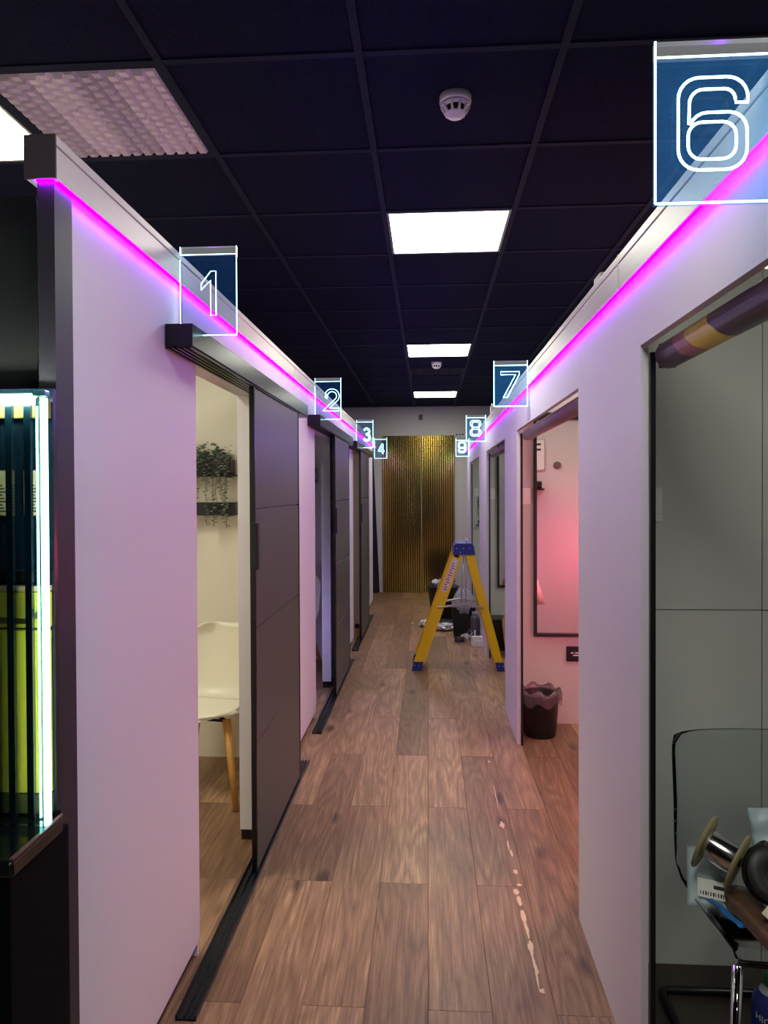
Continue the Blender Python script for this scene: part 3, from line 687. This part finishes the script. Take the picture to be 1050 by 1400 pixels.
MB().box(-.073, .073, -.012, 0, -.05, .05, c=.003).build('plate', BLACK, ou)
for x, ww in ((-.045, .018), (-.018, .028)): MB().box(x, x + ww, -.0135, -.012, .004, .012).build('marking', WHITEP, ou)
MB().box(-.03, .02, -.0135, -.012, -.012, -.004).build('marking', WHITEP, ou)
# pedal-less round bin with liner
bn = thing('waste_bin', 'round black waste bin with clear liner in the pink-lit booth', 'bin', (.705, 4.60, 0))
MB().lathe([(.0, .0), (.095, .0), (.10, .01), (.120, .26), (.124, .265), (.118, .27), (.112, .26), (.094, .02), (.0, .02)], 32).build('body', BLACK, bn)
def crinkle(prof, n, amp, seed):
    rd = random.Random(seed); mb = MB(); vs, fs = [], []; ph = [rd.uniform(0, 6.28) for _ in range(6)]
    for i, (r_, z, k) in enumerate(prof):
        for j in range(n):
            a = 2 * PI * j / n; w_ = sum(math.sin(a * f + ph[q] + i * .6) for q, f in enumerate((3, 5, 8, 13, 17, 23))) / 6
            vs.append(((r_ + amp * k * w_) * math.cos(a), (r_ + amp * k * w_) * math.sin(a), z + amp * k * 1.2 * math.sin(a * 7 + ph[0]) + rd.uniform(-.3, .3) * amp * k))
    for i in range(len(prof) - 1):
        for j in range(n): fs.append((i * n + j, i * n + (j + 1) % n, (i + 1) * n + (j + 1) % n, (i + 1) * n + j))
    return mb.add(vs, fs, True)
crinkle([(.09, .12, .6), (.108, .20, .8), (.112, .25, 1), (.116, .285, 1.2), (.126, .294, 1), (.136, .275, 1), (.138, .245, 1.0), (.139, .215, 1.2)], 64, .010, 4).build('liner', LINER, bn)
# near side of the pink booth, seen in its mirror
wr = struct(B('wall_right_booth_near', (XR + RT + .001, 2.6, 2.66, 2.70, 0, 2.2), WALLG))
nb = thing('framed_picture', 'framed picture seen in the mirror of the pink-lit booth', 'picture', (.98, 2.702, 1.74))
MB().box(-.13, .13, 0, .016, 0, .30, c=.002).build('frame', SILVER, nb); MB().box(-.12, .12, .016, .019, .01, .29).build('print', WHITEP, nb)
for z in (.24, .19): MB().box(.04, .09, .019, .0195, z, z + .02).build('mark', INK, nb)
hk = thing('coat_hook', 'round grey wall fitting seen in the mirror of the pink-lit booth', 'knob', (1.225, 2.702, 1.79))
MB().lathe([(0, 0), (.036, 0), (.036, .012), (.028, .02), (0, .02)], 20, Matrix.Rotation(-PI / 2, 4, 'X')).build('disc', M('knob_grey', (110, 96, 92), .5), hk)
sh = thing('wall_shelf', 'small black shelf seen in the mirror of the pink-lit booth', 'shelf', (.95, 2.70, 1.555)); MB().box(-.14, .14, .001, .10, 0, .018).build('board', BLACK, sh); MB().box(.02, .12, .02, .09, .019, .085, c=.01).build('box', BLACK, sh)
# lamp that throws the pink light
lp = thing('floor_lamp', 'white cone lamp seen in the mirror of the pink-lit booth', 'lamp', (.90, 3.28, 0))
MB().lathe([(0, 0), (.12, 0), (.12, .015), (.0, .02)], 24).build('base', BLACK, lp)
MB().tube([(0, 0, .01), (0, 0, .60)], .008).build('pole', BLACK, lp)
MB().lathe([(.035, .84), (.115, .57), (.112, .57), (.032, .84)], 28).build('shade', M('lamp_shade', (238, 232, 220), .6), lp)

# ------------------------------------------------------------------ nearest right booth (6): clear chair with items
fm = tag(B('floor_overlay', (.575, 2.55, -.3, 2.379, .0, .0035), M('overlay_dark', (58, 48, 42), .5, mottle=.15, mscale=8), c=.001), 'thin dark brown overlay on the floor inside the nearest right booth', 'mat')  # darker sheet laid over the oak planks of this booth
cc = thing('clear_chair', 'clear plastic cantilever chair with chrome legs in the nearest right booth', 'chair', (.705, 1.70, .0035))
def cprof(v):
    pts = [(.045, .408), (.06, .425), (.12, .428), (.20, .424), (.29, .422), (.36, .430), (.405, .470), (.425, .55), (.440, .65), (.452, .76), (.460, .845)]
    x = v * (len(pts) - 1); i = min(int(x), len(pts) - 2); q = x - i; return (pts[i][0] * (1 - q) + pts[i + 1][0] * q, pts[i][1] * (1 - q) + pts[i + 1][1] * q)
def cfn(u, v):
    y, z = cprof(v); s = 2 * u - 1; a = abs(s) ** 2.5; tp = min(1, v / .62)
    xl = .028 - .028 * tp; wd = .245
    if v > .93: wd *= 1 - .03 * ((v - .93) / .07) ** 3
    bow = -.035 * a * max(0, min(1, (v - .5) / .3)); up = .022 * a * (1 - max(0, min(1, (v - .5) / .2)))
    if v > .93: up -= .010 * abs(s) ** 10
    return (.245 + s * wd * (.90 + .10 * tp), y + bow, z + up)
vs, fs, rim = shell_grid(cfn, 18, 30, .004)
MB().add(vs, fs, True).build('shell', POLY, cc)
MB().tube(rim, .0012, n=6, closed=True).build('rim', POLYEDGE, cc)['label'] = 'dark refracting edge of the clear shell'
MB().tube([(.03, .052, .412), (.02, .045, .20), (.008, .02, .04), (.004, .06, .014)], .0125, n=12).build('front_leg', CHROME, cc)
MB().tube([(.458, .052, .412), (.468, .045, .20), (.478, .02, .04), (.482, .06, .014)], .0125, n=12).build('front_leg', CHROME, cc)
MB().tube([(.004, .055, .014), (.001, .30, .014), (.001, .50, .014), (.006, .522, .014), (.02, .535, .014), (.25, .535, .014), (.46, .535, .014), (.476, .522, .014), (.482, .50, .014), (.482, .055, .014)], .0125, n=12).build('base_frame', DKCHROME, cc)
MB().tube([(.035, .055, .412), (.25, .05, .406), (.455, .055, .412)], .008, n=8).build('seat_bar', DKCHROME, cc)
def place(o_, p): o_.location = p
# silver wire spool
ax = Vector((.74, -.60, -.30)).normalized(); q = ax.to_track_quat('Z', 'Y').to_matrix().to_4x4()
CARD = M('cardboard_grey', (150, 140, 104), .7)
sp = thing('wire_spool', 'silver wire spool with cardboard flanges lying on the clear chair', 'spool', (.783, 1.97, .578))
MB().lathe([(.0, -.040), (.040, -.040), (.041, -.036), (.041, .036), (.040, .040), (.0, .040)], 32, q).build('wire_winding', M('silver_wire', (205, 205, 205), .16, metal=1.0), sp)
for z in (-.044, .044): MB().lathe([(.0, z - .003), (.074, z - .003), (.075, z), (.074, z + .003), (.0, z + .003)], 32, q).build('flange', CARD, sp)
MB().lathe([(.0, .047), (.012, .047), (.012, .05), (.0, .05)], 16, q).build('hub', GROOVE, sp)
ax = Vector((-.12, -.86, .50)).normalized(); q = ax.to_track_quat('Z', 'Y').to_matrix().to_4x4()
s2 = thing('filament_spool', 'black plastic spool propped on the clear chair beside the silver one', 'spool', (.887, 1.90, .552))
MB().lathe([(.030, -.03), (.068, -.03), (.070, -.027), (.068, -.024), (.045, -.024), (.045, .024), (.068, .024), (.070, .027), (.068, .03), (.030, .03), (.022, .026), (.020, -.02), (.03, -.03)], 40, q).build('reel', M('spool_black', (26, 26, 29), .42), s2)
MB().lathe([(.012, .0), (.020, .0), (.020, .022), (.014, .024), (.012, .022), (.012, 0)], 20, q).build('hub', BLACK, s2)
MB().lathe([(.046, -.023), (.062, -.023), (.062, .023), (.046, .023)], 32, q).build('winding', M('winding_grey', (70, 66, 62), .5), s2)
def packet(name, label, loc, rot, L, W_, T, mat, seed, lab=False):
    t = thing(name, label, 'packet', loc); t.rotation_euler = rot; rd = random.Random(seed)
    ph = [rd.uniform(0, 6) for _ in range(4)]
    def fn(u, v):
        e = (1 - abs(2 * u - 1) ** 4) * (1 - abs(2 * v - 1) ** 4); return ((u - .5) * W_, (v - .5) * L, T * e * (.75 + .25 * math.sin(9 * u + ph[0]) * math.sin(8 * v + ph[1])) + .003 * math.sin(17 * v + ph[2]))
    vs, fs, _ = shell_grid(fn, 14, 14, .002); MB().add(vs, fs, True).build('pouch', mat, t)
    if lab:
        MB().box(-W_ * .3, W_ * .35, -L * .38, -L * .08, T * .95 + .004, T * .95 + .0055).build('sticker', WHITEP, t)
        mb = MB()
        for k in range(10): mb.box(-W_ * .25 + k * W_ * .05, -W_ * .25 + k * W_ * .05 + .002 + .001 * (k % 3), -L * .34, -L * .28, T * .95 + .0056, T * .95 + .006)
        mb.box(W_ * .02, W_ * .3, -L * .22, -L * .16, T * .95 + .0056, T * .95 + .006); o = mb.build('barcode', INK, t); o['kind'] = 'stuff'
    return t
PALE = M('pale_blue_film', (176, 196, 202), .3)
packet('film_packet', 'pale blue film packet with white sticker under the silver spool', (.774, 2.01, .482), (.62, .05, -.30), .17, .125, .014, PALE, 1, True)
packet('film_packet', 'blue-edged flat packet beneath the other packets on the clear chair', (.757, 1.93, .457), (.06, .10, .30),   .19, .020, .005, M('blue_film', (40, 110, 180), .3), 2)
packet('film_packet', 'pale packet standing against the clear chair back behind the black spool', (.965, 2.07, .58), (1.2, 0, .1), .14, .12, .012, PALE, 3)
br = thing('wrapped_pack', 'brown pack in clear wrapping along the front of the clear chair', 'pack', (.838, 1.84, .440)); br.rotation_euler = (.03, .02, .13)
MB().box(-.038, .038, -.13, .13, 0, .036, c=.008).build('pack', M('pack_brown', (122, 88, 68), .4, mottle=.4, mscale=18), br)
crk = random.Random(8); mb = MB()
vs = []; nx, ny = 8, 20
for j in range(ny + 1):
    for i in range(nx + 1):
        x = (i / nx - .5) * .088; y_ = (j / ny - .5) * .275; vs.append((x, y_, .040 - .03 * abs(i / nx * 2 - 1) ** 5 + crk.uniform(-.0025, .003)))
mb.add(vs, [(j * (nx + 1) + i, j * (nx + 1) + i + 1, (j + 1) * (nx + 1) + i + 1, (j + 1) * (nx + 1) + i) for j in range(ny) for i in range(nx)])
mb.build('clear_wrap', haze(clear('wrap_film', (225, 205, 195), rough=.12, ior=1.6), (200, 165, 145), .28), br)
pp = thing('paper_note', 'small cream card lying on the wrapped pack on the clear chair', 'card', (.852, 1.815, .494)); pp.rotation_euler = (.5, -.12, .75)
MB().box(-.024, .024, -.026, .026, 0, .002).build('card', M('cream_card', (228, 214, 190), .6), pp); MB().box(.0, .030, -.045, -.02, -.004, -.001).build('backing_card', M('olive_card', (120, 110, 62), .6), pp)
st = thing('cable_tool', 'small black knobbed tool behind the black spool on the clear chair', 'tool', (.88, 2.0, .565))
MB().tube([(-.035, -.01, -.012), (.0, 0, 0), (.028, .005, .012)], [.010, .012, .014], n=12).build('handle', BLACK, st); MB().lathe([(0, -.014), (.013, -.006), (.013, .006), (0, .014)], 14, Matrix.Translation((.034, .006, .016))).build('knob', BLACK, st)
MB().box(-.03, .08, -.02, .03, -.045, -.03, c=.004).build('wood_strip', M('amber_strip', (150, 112, 52), .5), st)
# bottle with blue label
bo = thing('bottle', 'bottle with blue label and green cap on the floor beneath clear chair', 'bottle', (.897, 1.93, .0035))
MB().lathe([(0, 0), (.044, 0), (.047, .008), (.047, .18), (.044, .20), (.028, .232), (.018, .24), (.018, .245), (0, .245)], 32).build('body', M('bottle_pale', (196, 206, 214), .25), bo)
MB().lathe([(.0475, .10), (.0480, .102), (.0480, .192), (.0450, .207), (.033, .228)], 40).build('label_wrap', M('label_blue', (24, 44, 122), .35), bo)
MB().lathe([(0, .246), (.021, .246), (.022, .25), (.022, .272), (.019, .276), (0, .276)], 24).build('cap', M('cap_green', (30, 96, 52), .4), bo)
def text_mesh(txt, size, mat, parent, fn, name='lettering'):
    cu = bpy.data.curves.new('lettering', 'FONT'); cu.body = txt; cu.size = size; cu.extrude = .0; cu.resolution_u = 3
    o = bpy.data.objects.new(name, cu); C.objects.link(o); dg = bpy.context.evaluated_depsgraph_get(); dg.update()
    me = bpy.data.meshes.new_from_object(o.evaluated_get(dg)); bpy.data.objects.remove(o)
    me.materials.clear(); me.materials.append(mat)
    for v_ in me.vertices: v_.co = fn(v_.co)
    o = bpy.data.objects.new(name, me); C.objects.link(o); o.parent = parent; return o
def wrapc(ang0, z0, r_):
    def f(c):
        a = ang0 + c.x / r_; return Vector((r_ * math.cos(a), r_ * math.sin(a), z0 + c.y - .12 * c.x))
    return f
text_mesh('HIGH', .024, WHITEP, bo, wrapc(-PI / 2 - 1.30, .168, .0488)); text_mesh('BR', .015, WHITEP, bo, wrapc(-PI / 2 - .95, .146, .0488))

# ------------------------------------------------------------------ ladder
la = thing('step_ladder', 'yellow fibreglass step ladder with blue cap and feet standing in the corridor', 'ladder', (.26, 6.38, 0), 0)
def stile(x0, x1, y0_, y1_, z0, z1, wd, name='rail'):
    dx = Vector((x1 - x0, 0, z1 - z0)).normalized(); nn = Vector((dx.z, 0, -dx.x)) * wd / 2; ft = Vector((0, .012, 0)); mb = MB()
    a = Vector((x0, y0_, z0)); b = Vector((x1, y1_, z1))
    # C-section: web plus two flanges
    sgn = 1 if y0_ < 0 else -1
    def slab(off0, off1, t0, t1):
        v_ = []
        for p in (a, b):
            for o_, t_ in ((off0, t0), (off1, t0), (off1, t1), (off0, t1)): v_.append(p + nn * o_ + Vector((0, t_ * sgn, 0)))
        mb.add(v_, [(0, 1, 2, 3), (7, 6, 5, 4), (0, 4, 5, 1), (1, 5, 6, 2), (2, 6, 7, 3), (3, 7, 4, 0)])
    slab(-1, 1, 0, .004); slab(-1, -.92, .004, .03); slab(.92, 1, .004, .03)
    return mb
zt = 1.03
for yb, yt in ((-.18, -.14), (.14, .12)):
    stile(-.345, .0, yb, yt, .06, zt, .092).build('front_rail', YELLOW, la)
    stile(.345, .092, yb * .95, yt, .06, zt, .072).build('rear_rail', YELLOW, la)
    sg = 1 if yb < 0 else -1
    for x, wv in ((-.362, .088), (.362, .07)):
        y0_, y1_ = sorted((yb - .006 * sg, yb + .036 * sg)); f_ = MB().prism([(x - wv / 2, 0), (x + wv / 2 - .004, 0), (x + wv / 2 + .014 * (1 if x < 0 else -1), .075), (x - wv / 2 + .016 * (1 if x < 0 else -1), .075)], y0_, y1_).build('foot', BLUEP, la)
        for q in (-.018, .016): MB().lathe([(0, 0), (.005, 0), (.004, .003), (0, .003)], 8, Matrix.Translation((x + q, yb - .006 * sg, .045)) @ Matrix.Rotation(PI / 2 * (1 if sg > 0 else -1), 4, 'X')).build('rivet', SILVER, f_)
    # spreader bars folded in a shallow V
    yy = yb * .90 - .010 * sg
    for xa, za, xb, zb in ((-.178, .545, .04, .575), (.04, .575, .215, .545)):
        MB().tube([(xa, yy, za), (xb, yy - .008 * sg, zb)], .010, n=6, smooth=False).build('spreader', SILVER, la)
for k, (z) in enumerate((.28, .52, .76)):
    f = (z - .06) / (zt - .06); x = -.345 + .345 * f
    MB().box(x - .036, x + .040, -.178 + .04 * f, .178 - .04 * f, z - .014, z + .010, c=.004).build('tread', SILVER if k else YELLOW, la)
for z in (.32, .62):
    f = (z - .06) / (zt - .06); x = .345 - .253 * f; MB().box(x - .012, x + .012, -.165 + .035 * f, .165 - .035 * f, z - .01, z + .01, c=.003).build('rear_bar', SILVER, la)
cp = MB().prism([(-.050, 1.0), (.146, 1.0), (.130, 1.085), (.112, 1.098), (-.018, 1.098), (-.038, 1.08)], -.16, .16).build('top_cap', BLUEP, la)
for x, z in ((-.015, 1.055), (.043, 1.055), (.02, 1.02), (.10, 1.055)): MB().lathe([(0, 0), (.006, 0), (.005, .003), (0, .003)], 8, Matrix.Translation((x, -.16, z)) @ Matrix.Rotation(PI / 2, 4, 'X')).build('rivet', SILVER, cp)
MB().tube([(.075, -.05, 1.09), (.077, -.05, 1.135)], .009, n=10).build('pin', SILVER, cp)
MB().tube([(.05, -.12, 1.0), (.02, -.12, .58)], .004, n=6).build('strap', SILVER, la)
MB().tube([(.07, -.12, 1.0), (.065, -.12, .58)], .004, n=6).build('strap', SILVER, la)
# warning label on the front rail
dx = Vector((.345, 0, .97)).normalized(); nn = Vector((dx.z, 0, -dx.x))
def on_rail(f, off): p = Vector((-.345, -.18, .06)).lerp(Vector((.0, -.14, zt)), f); return p + nn * off + Vector((0, -.0015, 0))
lb = MB().add([on_rail(.64, -.024), on_rail(.64, .026), on_rail(.93, .026), on_rail(.93, -.024)], [(0, 1, 2, 3)]).build('warning_label', M('label_white', (226, 210, 206), .5), la); lb['label'] = 'white warning label with red print'
mb = MB()
for k in range(12):
    f = .655 + .021 * k; off = -.018 + .006 * (k % 2); d = Vector((0, -.001, 0)); mb.add([on_rail(f, off) + d, on_rail(f, .020 - .008 * (k % 3)) + d, on_rail(f + .009, .020 - .008 * (k % 3)) + d, on_rail(f + .009, off) + d], [(0, 1, 2, 3)])
o = mb.build('print_lines', M('label_red', (176, 52, 60), .5), lb); o['kind'] = 'stuff'
d = Vector((0, -.0012, 0)); MB().add([on_rail(.945, -.02) + d, on_rail(.945, .02) + d, on_rail(.975, .02) + d, on_rail(.975, -.02) + d], [(0, 1, 2, 3)]).build('black_mark', INK, lb)

# ------------------------------------------------------------------ clutter behind the ladder
def bucket(loc, r0, r1, h, label, square=False):
    t = thing('waste_bin', label, 'bin', loc)
    if square:
        mb = MB(); v_ = []
        for r_, z in ((r0, 0), (r1, h), (r1 - .008, h), (r0 - .004, .01)):
            for sx, sy in ((-1, -1), (1, -1), (1, 1), (-1, 1)): v_.append((sx * r_, sy * r_ * .8, z))
        fs = [(3, 2, 1, 0), (12, 13, 14, 15)] + [(i * 4 + j, i * 4 + (j + 1) % 4, (i + 1) * 4 + (j + 1) % 4, (i + 1) * 4 + j) for i in range(3) for j in range(4)]
        mb.add(v_, fs).build('body', BLACK, t)
    else: MB().lathe([(0, 0), (r0, 0), (r1, h - .02), (r1 + .012, h - .015), (r1 + .012, h), (r1 - .006, h), (r0 - .01, .02), (0, .02)], 28).build('body', BLACK, t)
    return t
b1 = bucket((.175, 8.75, 0), .135, .185, .40, 'large round black bucket bin full of rubbish behind the ladder')
crinkle([(.02, .44, 1), (.08, .45, 1.4), (.13, .42, 1.4), (.165, .40, 1.0), (.165, .36, .5)], 40, .022, 12).build('rubbish_bag', M('bag_dark', (60, 60, 62), .3), b1)
for x, y_, s_, m in ((-.09, -.06, .04, WHITEP), (-.02, -.1, .035, CREAMP), (.08, -.05, .04, M('rubbish_yellow', (206, 170, 40), .5))):
    rd = random.Random(int(s_ * 1000)); bm = bmesh.new(); bmesh.ops.create_icosphere(bm, subdivisions=2, radius=s_)
    for v_ in bm.verts: v_.co *= rd.uniform(.75, 1.2)
    mb = MB(); mb.add([v_.co + Vector((x, y_, .45)) for v_ in bm.verts], [[v_.index for v_ in f.verts] for f in bm.faces]); bm.free(); mb.build('crumpled_paper', m, b1)
b2 = bucket((.375, 7.74, 0), .105, .125, .315, 'square black bin lined with a clear bag behind the ladder', True)
crinkle([(.105, .25, .5), (.118, .30, .8), (.128, .335, 1), (.10, .40, 1.5), (.085, .44, 1.5), (.05, .47, 1.5), (.01, .48, 1)], 40, .016, 22).build('clear_bag', PLASTICBAG, b2)
gb = thing('grey_canister', 'grey canister with pale cap beside the square black bin', 'canister', (.486, 7.57, 0))
MB().lathe([(0, 0), (.046, 0), (.050, .008), (.050, .20), (.046, .225), (.030, .245), (0, .245)], 28).build('body', M('canister_grey', (84, 86, 92), .45), gb); MB().lathe([(0, .245), (.030, .245), (.030, .275), (.024, .282), (0, .282)], 20).build('cap', M('canister_cap', (150, 152, 156), .4), gb)
MB().box(-.012, .006, -.054, -.046, .02, .10, c=.003).build('clip', WHITEP, gb)
wb = thing('white_box', 'small white carton on the floor in front of the grey canister', 'box', (.490, 7.22, 0), .15); MB().box(-.062, .05, -.03, .03, 0, .095, c=.003).build('carton', WHITEP, wb); MB().box(-.04, .065, -.052, -.033, 0, .06, c=.003).build('flap', WHITEP, wb)
def crumple(loc, sx, sy, sz, seed, mat, label, name='crumpled_wrapper'):
    rd = random.Random(seed); bm = bmesh.new(); bmesh.ops.create_icosphere(bm, subdivisions=3, radius=1)
    for v_ in bm.verts: k = rd.uniform(.7, 1.15); v_.co = Vector((v_.co.x * sx * k, v_.co.y * sy * k, max(0, (v_.co.z * .5 + .5) * sz * k)))
    mb = MB(); mb.add([v_.co.copy() for v_ in bm.verts], [[v_.index for v_ in f.verts] for f in bm.faces]); bm.free(); o = mb.build(name, mat); o.location = loc; return tag(o, label, 'rubbish')
FOIL = M('foil_wrap', (206, 206, 204), .25, metal=.3)
crumple((-.04, 8.22, 0), .075, .09, .075, 31, FOIL, 'crumpled pale wrapper on the floor left of the ladder rail')
crumple((.165, 8.02, 0), .14, .10, .075, 32, FOIL, 'larger crumpled clear wrapper on the floor between the ladder rails')
crumple((.385, 7.56, 0), .05, .05, .05, 33, FOIL, 'small crumpled wrapper before the square black bin')
crumple((-.185, 8.35, 0), .018, .018, .02, 34, CREAMP, 'tiny scrap of paper alone on the floor left of the rubbish')
cl = thing('cable_coil', 'small dark coil of cable on the floor in front of the black bin', 'cable', (.318, 7.38, 0)); pts = []
for k in range(60): a = k * .42; pts.append(((.045 + .008 * math.sin(k)) * math.cos(a), (.045 + .008 * math.cos(k * 1.3)) * math.sin(a), .006 + .0008 * k))
MB().tube(pts, .005, n=6).build('coil', M('cable_plum', (40, 24, 44), .5), cl); MB().tube([(.045, 0, .02), (.10, -.02, .06), (.13, 0, .10), (.10, .01, .13), (.07, -.01, .07), (.09, -.03, .01)], .003, n=6).build('loose_end', WHITEP, cl)
tr = thing('black_tray', 'curved black tray on the floor between bucket and square bin', 'tray', (.185, 8.30, 0)); MB().lathe([(0, .0), (.10, .0), (.135, .05), (.142, .05), (.105, -.0), (0, .004)][:5], 28).build('dish', BLACK, tr)
bt = thing('black_crate', 'low black crate inside the booth behind the ladder', 'crate', (.74, 7.10, 0)); MB().box(-.14, .16, -.10, .14, 0, .29, c=.006).build('body', BLACK, bt); MB().box(-.146, .166, -.106, .146, .27, .305, c=.006).build('rim', BLACK, bt)
cb = thing('cardboard_sheet', 'tan cardboard sheet leaning in the booth behind the ladder', 'cardboard', (.72, 6.72, 0)); MB().prism([(0, 0), (.32, 0), (.32, .62), (.085, .62), (-.035, .34)], -.006, .006).build('sheet', M('cardboard_tan', (214, 160, 96), .65), cb); MB().prism([(.30, 0), (.322, 0), (.322, .62), (.30, .62)], -.008, -.006).build('fold', M('cardboard_edge', (190, 140, 84), .7), cb)
cb.rotation_euler = (-.10, 0, 0)
ph = thing('cable_bracket', 'black bracket with hanging cable on the wall of the farthest right booth', 'bracket', (.745, 9.858, 1.09))
MB().box(-.09, .09, -.05, 0, -.012, .0, c=.002).build('ledge', M('bracket_grey', (120, 120, 116), .5), ph)
MB().tube([(-.03, -.03, .0), (-.05, -.035, .05), (.0, -.04, .085), (.045, -.035, .05), (.07, -.03, .004)], .022, n=8).build('black_arm', BLACK, ph)
MB().tube([(-.06, -.01, .40), (-.055, -.012, .25), (-.02, -.02, .16), (.02, -.02, .10), (.0, -.03, .06)], .004, n=6).build('cable', BLACK, ph)
MB().tube([(-.06, -.01, .40), (-.07, -.015, .22), (-.05, -.02, .10)], .004, n=6).build('cable', BLACK, ph)

# ------------------------------------------------------------------ booth lamps (unseen coloured lights inside the booths, plus one added fill)
def area(name, loc, size, power, rgb, rot=(0, 0, 0)):
    l = bpy.data.lights.new(name, 'AREA'); l.shape = 'SQUARE'; l.size = size; l.energy = power; l.color = rgb
    o = bpy.data.objects.new(name, l); C.objects.link(o); o.location = loc; o.rotation_euler = rot; return o
area('booth_one_lamp', (-1.7, 2.6, 2.28), .5, 8, (1, .93, .74))
area('booth_two_lamp', (-1.4, 5.3, .5), .3, 4, (.45, .42, 1.0), (0, math.radians(-90), 0))
area('booth_three_lamp', (-1.6, 8.0, 2.2), .4, 6, (1, .75, .62))
pl = bpy.data.lights.new('booth_seven_lamp', 'POINT'); pl.energy = 26; pl.color = (1.0, .06, .20); pl.shadow_soft_size = .06
po = bpy.data.objects.new('booth_seven_lamp', pl); C.objects.link(po); po.location = (1.47, 3.42, 1.0)
area('booth_seven_ceiling_lamp', (1.5, 3.6, 2.2), .4, 1.2, (1, .85, .75))
area('booth_six_fill', (1.9, .9, 2.25), .5, 8, (1, 1, .97))  # added fill with no fixture, brightens the grey booth wall
area('booth_eight_lamp', (1.5, 6.2, 2.2), .4, 6, (1, .9, .9))
area('booth_nine_lamp', (1.5, 8.8, 2.2), .4, 8, (.92, 1, .86))
